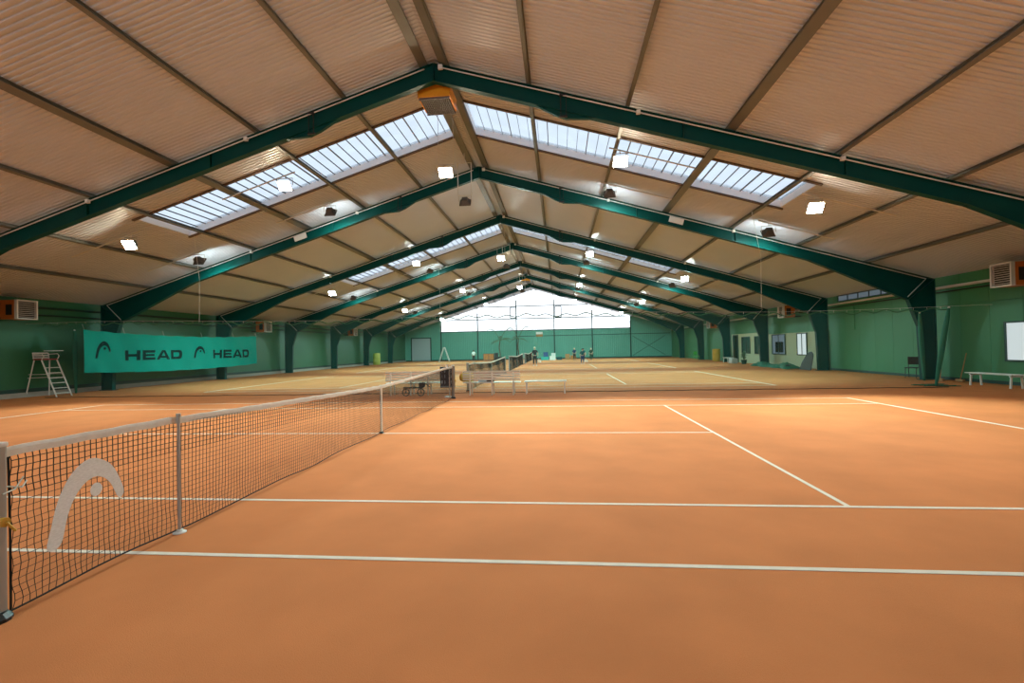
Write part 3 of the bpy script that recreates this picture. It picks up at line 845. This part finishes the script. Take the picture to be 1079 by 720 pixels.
# ------------------------------------------------------------------ umpire chair
root = thing('umpire_chair', 'tall pale metal umpire chair with steps, by the left wall', 'umpire chair', (-18.22, 13.1, 0), -.12)
V = Vector
seatz = 1.5
fl, fr_ = [], []
for i, y in enumerate((-.28, .28)):
    b = MB(); b.tube([(.92, y, 0), (.10, y, seatz + .05)], .026, 8); b.build('ladder_rail', M['white'], root)
    b = MB(); b.tube([(-.58, y * 1.5, 0), (-.32, y, seatz + .05)], .024, 8); b.build('leg', M['white'], root)
    b = MB(); b.tube([(-.35, y, seatz + .1), (-.40, y, seatz + .36)], .018, 8)
    b.tube([(-.36, y, seatz + .3), (.12, y, seatz + .32), (.22, y, seatz + .22), (.12, y, seatz + .08)], .016, 8); b.build('armrest', M['white'], root)
for k in range(6):
    t = (k + .7) / 7; b = MB(); b.rbox((.92 - .82 * t, 0, t * seatz), (.12, .54, .028), .006); b.build('step', M['white'], root)
b = MB(); b.tube([(-.50, -.36, .95), (.42, -.28, .95)], .014, 6); b.tube([(-.50, .36, .95), (.42, .28, .95)], .014, 6); b.tube([(-.52, -.38, .8), (-.52, .38, .8)], .014, 6); b.build('cross_brace', M['white'], root)
MB().rbox((-.12, 0, seatz + .08), (.52, .58, .05), .015).build('seat', M['red'], root)
b = MB()
for k in range(3): b.rbox((-.40 - k * .012, 0, seatz + .15 + k * .10), (.025, .56, .06), .008)
b.build('backrest', M['white'], root)
MB().rbox((.34, 0, seatz + .44), (.36, .5, .025), .006).build('writing_board', M['white'], root)

# ------------------------------------------------------------------ benches
def leg_frame(b, x, back, h):
    if back:
        b.beam((x, -.24, 0), (x, -.20, h), .05, .045, (1, 0, 0))
        b.beam((x, .20, 0), (x, .16, .42), .05, .045, (1, 0, 0)); b.beam((x, -.22, .40), (x, .22, .42), .045, .05)
    else:
        b.beam((x, -.18, 0), (x, -.15, .4), .045, .045, (1, 0, 0)); b.beam((x, .18, 0), (x, .15, .4), .045, .045, (1, 0, 0)); b.beam((x, -.2, .39), (x, .2, .39), .045, .04)
def bench(label, loc, rz, L, xs, back=True, h=.86):
    root = thing('bench', label, 'bench', loc, rz, 'white benches')
    for x in xs:
        b = MB(); leg_frame(b, x, back, h); b.build('leg_frame', M['white'], root)
    b = MB(); s0, s1 = -L / 2, L / 2
    for k in range(4): b.rbox(((s0 + s1) / 2, -.17 + k * .115, .44), (L, .095, .032), .008)
    b.build('seat', M['white'], root)
    if back:
        b = MB()
        for k in range(4): b.rbox((0, -.19 + .004 * k, .56 + k * .088), (L, .024, .06), .006)
        b.build('backrest', M['white'], root)
    return root
bench('long white slatted bench with backrest beside the near net post', (1.15, 11.72, 0), 0, 2.05, (-.76, .03, .78))
bench('low white backless bench, right of the slatted bench at mid-hall', (3.05, 11.98, 0), 0, 1.5, (-.68, .68), False)
bench('white slatted bench seen through the near net, left of its far post', (-1.75, 11.95, 0), 0, 2.1, (-.85, -.1, .55))
bench('white backless bench along the right wall under the bright window', (18.15, 12.45, 0), PI / 2, 1.75, (-.78, .7), False)
bench('small far white bench below the dark office windows', (18.1, 37.3, 0), PI / 2, 1.5, (-.65, .65), False)
# ball trolley with spoked wheels under/behind left bench
root = thing('ball_trolley', 'dark ball trolley with two spoked wheels by the left mid-hall bench', 'trolley', (-1.65, 11.5, 0))
for x in (-.29, .26):
    b = MB(); b.tube([(x + .125 * math.cos(2 * PI * k / 20), -.04, .135 + .125 * math.sin(2 * PI * k / 20)) for k in range(20)], .017, 6, closed=True)
    for k in range(6): b.tube([(x, -.04, .135), (x + .12 * math.cos(PI * k / 3), -.04, .135 + .12 * math.sin(PI * k / 3))], .004, 4)
    b.tube([(x, -.05, .135), (x, .06, .135)], .014, 8)
    b.build('wheel', M['black'], root)
b = MB(); b.rbox((-.02, 0, .30), (.72, .12, .05), .01); b.tube([(-.31, .02, .135), (-.31, .02, .3)], .012, 6); b.tube([(.24, .02, .135), (.24, .02, .3)], .012, 6); b.build('chassis', M['black'], root)
b = MB(); b.rbox((.30, 0, .40), (.22, .1, .16), .02); b.build('hopper', M['black'], root)
b = MB(); b.tube([(.36, 0, .44), (.46, 0, .42), (.58, 0, .31)], .016, 6); b.build('handle', M['black'], root)
# things on the slatted bench
root = thing('sports_bag', 'yellow rolled sports bag with ochre end on the slatted bench', 'bag', (.28, 11.80, .458))
ax = Matrix.Rotation(PI / 2, 3, 'Y')
MB().lathe((-.28, .04, .17), [(.10, .0), (.155, .05), (.165, .3), (.16, .42), (.1, .45)], 16, ax).build('body', M['yellow'], root)
MB().lathe((-.315, .04, .17), [(.06, -.02), (.13, .02), (.15, .09), (.15, .095)], 16, ax).build('end_cap', M['ochre'], root)
root = MB().rbox((0, 0, .05), (.3, .2, .1), .03).build('folded_towel', M['lightblue']); root.location = (.80, 11.80, .457); tag(root, 'pale blue folded towel on the slatted bench', 'towel')
root = thing('racket_bag', 'black racket bag lying on the slatted bench', 'bag', (1.08, 11.80, .457))
b = MB(); b.rbox((0, 0, .05), (.26, .22, .09), .03); b.build('body', M['black'], root); b = MB(); b.tube([(-.1, -.02, .09), (-.05, -.02, .14), (.05, -.02, .14), (.1, -.02, .09)], .01, 6); b.build('handle', M['black'], root)
# scoreboard
root = thing('scoreboard', 'navy scoreboard with white figures on pale pole at the near net end', 'scoreboard', (-.27, 11.0, 0))
MB().rbox((-.03, 0, .69), (.52, .03, .72), .01).build('board', M['navy'], root)
b = MB()
def seg(cx, cz, w, h, on):
    t = .012
    for k, (dx, dz, ww, hh) in enumerate(((0, h / 2, w, t), (0, 0, w, t), (0, -h / 2, w, t), (-w / 2, h / 4, t, h / 2), (w / 2, h / 4, t, h / 2), (-w / 2, -h / 4, t, h / 2), (w / 2, -h / 4, t, h / 2))):
        if k in on: b.box((cx + dx, -.018, cz + dz), (ww, .004, hh))
for i, cx in enumerate((-.22, -.12, .10, .18)):
    for j, cz in enumerate((.52, .72, .9)): b.box((cx, -.017, cz), (.045, .004, .10)) if (i + j) % 3 == 0 else b.box((cx, -.017, cz), (.02, .004, .11))
b.box((-.03, -.017, .37), (.46, .004, .02))
b.build('score_figures', M['lightblue'], root)
b = MB(); b.tube([(.05, -.05, .03), (.05, -.05, 1.10)], .022, 8); b.build('pole', M['white'], root)
b = MB(); b.rbox((.05, -.05, .015), (.30, .26, .03), .008); b.build('base_plate', M['white'], root)
b = MB(); b.rbox((.05, -.06, 1.0), (.2, .03, .05), .01); b.rbox((-.02, -.06, 1.08), (.05, .03, .1), .01); b.build('pole_head', M['white'], root)

# ------------------------------------------------------------------ right wall odds and ends
def chair(name, label, loc, rz, m, h=.92):
    root = thing(name, label, 'chair', loc, rz)
    MB().rbox((0, 0, .44), (.44, .42, .04), .015).build('seat', M[m], root)
    b = MB(); b.rbox((0, .2, .74), (.42, .035, .34), .015); b.build('backrest', M[m], root)
    for sx in (-1, 1):
        b = MB(); b.tube([(sx * .19, -.2, 0), (sx * .19, -.17, .43)], .014, 6); b.build('leg', M[m], root)
        b = MB(); b.tube([(sx * .19, .24, 0), (sx * .19, .19, .43), (sx * .19, .22, h)], .014, 6); b.build('leg', M[m], root)
    return root
chair('folding_chair', 'black chair standing left of the near right column', (18.75, 17.0, 0), -.9, 'black')
chair('garden_chair', 'lime green plastic chair far off by the right wall', (17.75, 45.4, 0), .4, 'lime')
for i, (x, yb, t, m) in enumerate(((18.55, 15.1, 'wooden broom leaning in the corner behind the near right column', 'wood'), (18.85, 14.55, 'pale wooden drag pole leaning on right wall by the bunched net', 'card'))):
    root = thing('broom', t, 'broom', (x, yb, 0))
    b = MB(); b.tube([(-.12, 0, .08), (.13 if i else -.05, -.1 + .1 * i, 1.45 if i == 0 else 1.1)], .016, 8); b.build('handle', M[m], root)
    b = MB(); b.rbox((-.12, 0, .06), (.10, .34, .1), .02); b.build('head', M['card'], root)
# net heap below office window
root = thing('net_heap', 'dark green heap of folded netting on floor below the cream office wall', 'net', (17.9, 28.2, 0))
rnd = random.Random(5)
b = MB(); n = 40; k = 9
for i in range(n + 1):
    t = i / n; y = -2.9 + 5.9 * t
    h = (.20 + .08 * math.sin(t * 9) + .06 * rnd.random()) * min(1, t * 6) * min(1, (1 - t) * 5) + .03
    for j in range(k + 1):
        a = PI * j / k; b.v.append((-.55 * math.cos(a) * (.8 + .2 * math.sin(t * 23)), y + .05 * math.sin(a * 5 + i), h * math.sin(a) * (1 + .15 * math.sin(a * 7 + i)) + .005))
for i in range(n):
    for j in range(k):
        a = i * (k + 1) + j; b.f.append((a, a + 1, a + k + 2, a + k + 1)); b.mi.append(0)
b.build('netting', M['bundle'], root, True)
b = MB()
for q in range(5): b.ball((-.15 + .1 * q, -2.3 + .3 * q, .2 - .02 * q), .17, 10, (1, 1.3, .5))
b.build('folded_cover', M['darkgreen'], root)
# round leaning mat
root = thing('rolled_mat', 'grey rounded mat leaning against the second right column', 'mat', (18.0, 24.55, 0), 0)
poly = [(-.75, 0), (.55, 0)] + [(.55 - 1.3 * t, 1.05 * math.sin(PI * (.12 + .88 * (1 - t) ** .8) if t < 1 else 0) ** .7) for t in [i / 12 for i in range(1, 12)]]
MB().prism(poly, lambda u, v, t: (t + v * .25, u, v), 0, .05).build('sheet', M['matgrey'], root)
b = MB(); b.tube([(p[1] * .25 + .025, p[0], p[1] + .01) for p in poly[2:]], .03, 6); b.build('edge_binding', M['black'], root)
def barrel(label, loc, m, r=.3, h=.95):
    root = thing('barrel', label, 'barrel', loc, 0)
    MB().lathe((0, 0, 0), [(r * .92, 0), (r, .04), (r, h * .3), (r * 1.04, h * .33), (r, h * .36), (r, h * .64), (r * 1.04, h * .67), (r, h * .7), (r, h - .04), (r * .95, h)], 24).build('body', M[m], root, True)
    MB().lathe((0, 0, h), [(r * .9, 0), (r * .9, .02), (r * .2, .03), (r * .2, .04)], 20).build('lid', M[m], root)
barrel('ochre barrel by the far right column past the office', (18.3, 41.0, 0), 'ochre', .34, 1.15)
barrel('yellow-green barrel against the far left wall', (-18.1, 49.3, 0), 'bin', .42, 1.35)
root = thing('sports_bag', 'grey sports bag on floor by the far small bench', 'bag', (17.9, 35.6, 0), 0)
b = MB(); b.rbox((0, 0, .22), (.5, .85, .44), .12); b.build('body', M['greymetal'], root); b = MB(); b.tube([(0, -.3, .42), (0, -.15, .6), (0, .15, .6), (0, .3, .42)], .02, 6); b.build('handle', M['black'], root)
root = thing('potted_plant', 'dark potted plant beside the grey bag under dark office windows', 'plant', (18.2, 34.1, 0), 0)
MB().lathe((0, 0, 0), [(.16, 0), (.22, .34), (.2, .34)], 16).build('pot', M['darkgreen'], root)
b = MB()
for k in range(26):
    th = rnd.random() * 2 * PI; r = .25 + .2 * rnd.random(); h = .55 + .5 * rnd.random()
    p = [Vector((0, 0, .33)), Vector((r * .5 * math.cos(th), r * .5 * math.sin(th), h)), Vector((r * math.cos(th), r * math.sin(th), h - .08))]
    sd = Vector((-math.sin(th), math.cos(th), 0)) * .05
    b.quad(p[0] - sd * .2, p[0] + sd * .2, p[1] + sd, p[1] - sd); b.quad(p[1] - sd, p[1] + sd, p[2] + sd * .1, p[2] - sd * .1)
b.build('leaves', M['leaf'], root)

# ------------------------------------------------------------------ far end
def crate(label, loc, d, m, cat='crate', name='storage_crate', group=None):
    root = thing(name, label, cat, loc, 0, group)
    w, l, h = d; t = .02
    b = MB(); b.bb(-w / 2, w / 2, -l / 2, l / 2, 0, t); b.bb(-w / 2, -w / 2 + t, -l / 2, l / 2, t, h); b.bb(w / 2 - t, w / 2, -l / 2, l / 2, t, h); b.bb(-w / 2 + t, w / 2 - t, -l / 2, -l / 2 + t, t, h); b.bb(-w / 2 + t, w / 2 - t, l / 2 - t, l / 2, t, h)
    b.build('body', M[m], root)
    b = MB(); b.bb(-w / 2 - .015, w / 2 + .015, -l / 2 - .015, l / 2 + .015, h, h + .03); b.build('lid', M[m], root)
    return root
crate('teal low box at the foot of the far wall', (1.75, 56.6, 0), (1.0, .6, .42), 'teal')
crate('navy box on top of the teal low box by far wall', (1.85, 56.6, .45), (.6, .5, .55), 'blue')
crate('white box in front of the far wall, right of the teal box', (2.75, 56.4, 0), (.75, .55, .5), 'white')
crate('white box on top of the other white box by far wall', (2.85, 56.4, .53), (.55, .45, .35), 'clothwhite')
crate('dark teal flat box at the far wall beside the white boxes', (3.6, 56.6, 0), (.7, .6, .35), 'clothteal')
crate('left cardboard box of the pair against far green wall', (4.7, 57.6, 0), (.6, .5, .7), 'card', 'box', 'cardboard_box', 'cardboard boxes at the far wall')
crate('right cardboard box of the pair against far green wall', (5.45, 57.7, 0), (.7, .5, .5), 'wood', 'box', 'cardboard_box', 'cardboard boxes at the far wall')
root = thing('cabinet', 'orange wooden cabinet standing against the far left part of gable wall', 'cabinet', (-6.1, 59.6, 0))
MB().rbox((0, 0, .5), (1.5, .5, .96), .015).build('body', M['brown'], root)
for x in (-.36, .36):
    d_ = MB().rbox((x, -.26, .5), (.66, .03, .82), .01).build('door', M['wood'], root); MB().ball((x - .24 * (1 if x > 0 else -1), -.285, .5), .025, 8).build('handle', M['greymetal'], d_)
root = thing('dust_bin', 'tall black bin right of the orange cabinet', 'bin', (-4.95, 58.9, 0))
MB().rbox((0, 0, .5), (.45, .45, 1.0), .03).build('body', M['black'], root); MB().rbox((0, 0, 1.03), (.5, .5, .05), .02).build('lid', M['black'], root)
root = thing('step_ladder', 'pale A-shaped step ladder standing by the roller shutter', 'ladder', (-12.0, 58.0, 0))
for sx in (-1, 1):
    b = MB(); b.tube([(sx * .72, -.25, 0), (sx * .08, -.2, 1.9)], .035, 8); b.tube([(sx * .72, .25, 0), (sx * .08, .2, 1.9)], .035, 8); b.build('rails', M['white'], root)
for k in range(6):
    z = .28 * (k + 1); x = .72 - .64 * z / 1.9; MB().box((x, 0, z), (.07, .5, .03)).build('step', M['white'], root)
MB().rbox((0, 0, 1.93), (.24, .44, .04), .01).build('top_cap', M['white'], root)
# small sign on gable
root = thing('wall_sign', 'small white and brown sign on the far gable above the boxes', 'sign', (.85, YF - .1, 3.35), 0)
MB().rbox((0, 0, .38), (.95, .04, .34), .01).build('upper_panel', M['white'], root); MB().rbox((0, 0, .02), (.95, .04, .34), .01).build('lower_panel', M['card'], root)
# palms
def frond(L, rise, droop, az, base, wd=.34):
    b = MB(); pts = []; n = 12
    for i in range(n + 1):
        t = i / n; x = L * (t * .8 if rise > .5 else t) ; z = rise * L * t - droop * L * t * t
        pts.append(Vector((math.cos(az) * x, math.sin(az) * x, z)) + base)
    b.tube(pts, [.045 * (1 - .75 * i / n) + .004 for i in range(n + 1)], 5)
    side = Vector((-math.sin(az), math.cos(az), 0))
    for i in range(1, n + 1):
        t = i / n; w = wd * math.sin(PI * min(1, t * .85 + .12))
        for s in (-1, 1):
            p = pts[i]; d_ = (pts[i] - pts[i - 1]).normalized()
            tip = p + side * s * w + d_ * .16 - Vector((0, 0, w * .5))
            b.quad(p - d_ * .06, p + d_ * .06, tip + d_ * .01, tip - d_ * .01)
    return b
def palm(label, loc, h, specs):
    root = thing('palm', label, 'palm', loc, 0, 'artificial palms by the far gable')
    MB().lathe((0, 0, 0), [(.22, 0), (.3, .5), (.32, .52), (.28, .52)], 18).build('pot', M['black'], root)
    b = MB(); b.tube([(.06 * math.sin(k), .0, .4 + (h - .4) * k / 8) for k in range(9)], [.085 - .003 * k for k in range(9)], 8); b.build('trunk', M['trunk'], root)
    for (L, rise, droop, az) in specs: frond(L, rise, droop, az, Vector((.06 * math.sin(8), 0, h - .05))).build('frond', M['leaf'], root)
palm('potted palm with arching fronds before the far gable, left of the pair', (-4.3, 57.4, 0), 2.7, [(2.3, 2.1, 1.55, PI), (1.5, .45, .75, PI - .4), (1.1, .3, .8, PI + .5), (1.7, .75, .65, 0), (2.1, .62, .55, .25), (2.4, 2.0, 1.5, .2), (1.9, .6, .75, -.3), (1.0, 1.5, .8, 1.6)])
palm('taller slender potted palm before the far gable, right of the pair', (-2.0, 59.6, 0), 2.9, [(2.0, 2.3, 1.6, PI), (1.2, 1.2, 1.1, PI + .4), (2.1, 2.4, 1.7, .2), (1.3, .5, .8, -.2), (1.5, .6, .8, PI - .3)])

# ------------------------------------------------------------------ people
def skin_obj(name, pts, edges, radii, m, parent, sub=1):
    me = bpy.data.meshes.new(name); me.from_pydata(pts, edges, []); me.materials.append(m)
    o = bpy.data.objects.new(name, me); COL.objects.link(o); o.parent = parent
    md = o.modifiers.new('skin', 'SKIN'); md.use_smooth_shade = True
    for i, r in enumerate(radii):
        sv = me.skin_vertices[0].data[i]; sv.radius = (r, r) if not isinstance(r, tuple) else r; sv.use_root = (i == 0)
    s = o.modifiers.new('sub', 'SUBSURF'); s.levels = sub; s.render_levels = sub
    return o
def person(label, loc, rz, H, top, bottom, hair, arms=((.25, -.25, .95), (-.25, -.1, .80)), racket=None, stride=.12, longhair=False, shoes='clothwhite'):
    root = thing('person', label, 'person', loc, rz)
    k = H / 1.75
    P, E, R = [], [], []
    def v(p, r, par=None):
        P.append(tuple(c * k for c in p)); R.append(r * k)
        if par is not None: E.append((par, len(P) - 1))
        return len(P) - 1
    pel = v((0, 0, .95), .13); wai = v((0, 0, 1.10), .118, pel); che = v((0, .01, 1.30), .14, wai); nk0 = v((0, .01, 1.46), .07, che); nk = v((0, 0, 1.53), .055, nk0)
    hd = v((0, -.02, 1.62), .085, nk); h2 = v((0, -.015, 1.70), .072, hd)
    v((0, -.115, 1.615), .015, hd)
    sh = {}
    hands = []
    for sx, tgt in ((1, arms[0]), (-1, arms[1])):
        s0 = v((sx * .17, .01, 1.42), .058, che)
        ex, ey, ez = (sx * .17 + tgt[0]) / 2 + sx * .07, tgt[1] / 2 + .06, (1.42 + tgt[2]) / 2 - .02
        e0 = v((ex, ey, ez), .042, s0); w0 = v((tgt[0], tgt[1], tgt[2]), .03, e0)
        d = (Vector(tgt) - Vector((ex, ey, ez))).normalized()
        hc = v(tuple(Vector(tgt) + d * .06), .034, w0); hands.append(Vector(tgt) + d * .08)
        for q in range(4):
            o1 = Vector(tgt) + d * .11 + Vector((.0, (q - 1.5) * .02, 0)); f1 = v(tuple(o1), .009, hc); v(tuple(o1 + d * (.04 + .006 * (1.5 - abs(q - 1.5))) + Vector((-sx * .015, 0, 0))), .008, f1)
        t1 = v(tuple(Vector(tgt) + d * .06 + Vector((0, -.045, 0))), .01, hc); v(tuple(Vector(tgt) + d * .09 + Vector((0, -.06, 0))), .009, t1)
        sh[sx] = (s0, e0, w0)
    feet = []
    for sx in (1, -1):
        y = -stride * sx
        hp = v((sx * .09, 0, .88), .095, pel); kn = v((sx * .11, y * .5 - .03, .50), .062, hp); an = v((sx * .12, y, .09), .04, kn); v((sx * .13, y - .15, .04), .036, an)
        feet.append((sx * .12, y)); sh[10 + sx] = (hp, kn, an)
    skin_obj('body', P, E, R, M['skin'], root)
    vv = lambda i: P[i]
    q = []
    pts = [vv(pel), vv(wai), vv(che), vv(nk0)] ; ed = [(0, 1), (1, 2), (2, 3)]; ra = [.15 * k, .142 * k, .162 * k, .09 * k]
    for sx in (1, -1):
        s0, e0, w0 = sh[sx]; a = len(pts); pts += [vv(s0), tuple(Vector(vv(s0)).lerp(Vector(vv(e0)), .8))]; ed += [(2, a), (a, a + 1)]; ra += [.075 * k, .062 * k]
    skin_obj('shirt', pts, ed, ra, M[top], root)
    pts = [vv(pel)]; ed = []; ra = [.152 * k]
    for sx in (1, -1):
        hp, kn, an = sh[10 + sx]; a = len(pts); pts += [vv(hp), vv(kn), tuple(Vector(vv(kn)).lerp(Vector(vv(an)), .75))]; ed += [(0, a), (a, a + 1), (a + 1, a + 2)]; ra += [.115 * k, .082 * k, .066 * k]
    skin_obj('trousers', pts, ed, ra, M[bottom], root)
    for fx, fy in feet:
        MB().ball((fx * k, (fy - .06) * k, .045 * k), .1 * k, 10, (.5, 1.35, .44)).build('shoe', M[shoes], root)
    b = MB(); b.ball((0, .012 * k, 1.685 * k), .112 * k, 14, (.93, 1.0, .95))
    b.v = [(x, y if z > 1.68 * k or y > -.03 * k else max(y, -.03 * k), z) for x, y, z in b.v]
    if longhair: b.ball((0, .07 * k, 1.55 * k), .085 * k, 10, (1, .6, 1.6))
    b.build('hair', M[hair], root, True)
    for sx in (1, -1): MB().ball((sx * .034 * k, -.098 * k, 1.645 * k), .013 * k, 8).build('eye', M['dark'], root)
    if racket:
        hp = hands[0] * k
        rk = thing('tennis_racket', racket, 'racket'); rk.parent = None
        rk.location = Vector(loc) + Matrix.Rotation(rz, 3, 'Z') @ (hp + Vector((.0, -.05, -.075)) * k); rk.rotation_euler = (0, 0, rz)
        b = MB(); b.tube([(0, 0, 0), (.03, -.12, -.1)], .016, 8); b.build('handle', M['black'], rk)
        b = MB(); c = Vector((.06, -.36, -.34)); a1 = Vector((.03, -.12, -.1)).normalized(); a2 = Vector((1, .1, 0)).normalized()
        b.tube([c + a1 * .17 * math.cos(2 * PI * i / 20) + a2 * .13 * math.sin(2 * PI * i / 20) for i in range(20)], .012, 6, closed=True); b.tube([(.03, -.12, -.1), c - a1 * .17], .012, 6)
        b.build('hoop', M['clothwhite'], rk)
        b = MB()
        for i in range(-4, 5):
            w = math.sqrt(1 - (i / 5) ** 2); b.tube([c + a2 * .026 * i - a1 * .165 * w, c + a2 * .026 * i + a1 * .165 * w], .002, 3); b.tube([c + a1 * .034 * i - a2 * .125 * w, c + a1 * .034 * i + a2 * .125 * w], .002, 3)
        b.build('strings', M['rope'], rk)
person('person with pale hair in black clothes standing beside the third net', (1.4, 37.4, 0), .2, 1.70, 'clothblack', 'clothblack', 'hairpale', racket='racket held low by the pale-haired person in black')
person('person in white shirt and dark trousers near far left wall', (-6.95, 52.5, 0), .3, 1.5, 'clothwhite', 'clothblack', 'hairdark')
person('person in navy shirt, leftmost of the far group before gable', (5.45, 53.0, 0), -.2, 1.50, 'clothnavy', 'clothblack', 'hairpale', shoes='black')
person('person in dark teal top holding a racket, nearest of the far group', (5.78, 40.3, 0), .1, 1.45, 'clothteal', 'clothnavy', 'hairdark', racket='white racket held by the person in dark teal top')
person('person in teal shirt standing second in the far group', (6.45, 51.0, 0), .5, 1.42, 'clothteal', 'clothblack', 'hairdark', shoes='black')
person('person in dark green clothes, rightmost of the far group', (7.35, 51.5, 0), -.3, 1.45, 'clothgreen', 'clothgreen', 'hairpale', shoes='black')

# ------------------------------------------------------------------ daylight
w = bpy.data.worlds.new('world'); S.world = w; w.use_nodes = True
bg = w.node_tree.nodes['Background']; bg.inputs['Color'].default_value = (0.90, 0.95, 1.0, 1); bg.inputs['Strength'].default_value = 4.0

S.view_settings.view_transform = 'Standard'; S.view_settings.look = 'None'; S.view_settings.gamma = 1.0; S.view_settings.use_curve_mapping = False
S.view_settings.exposure = 0.2
S.cycles.max_bounces = 8; S.cycles.diffuse_bounces = 4; S.cycles.transparent_max_bounces = 16
S.cycles.sample_clamp_indirect = 6.0
S.cycles.caustics_reflective = False; S.cycles.caustics_refractive = False
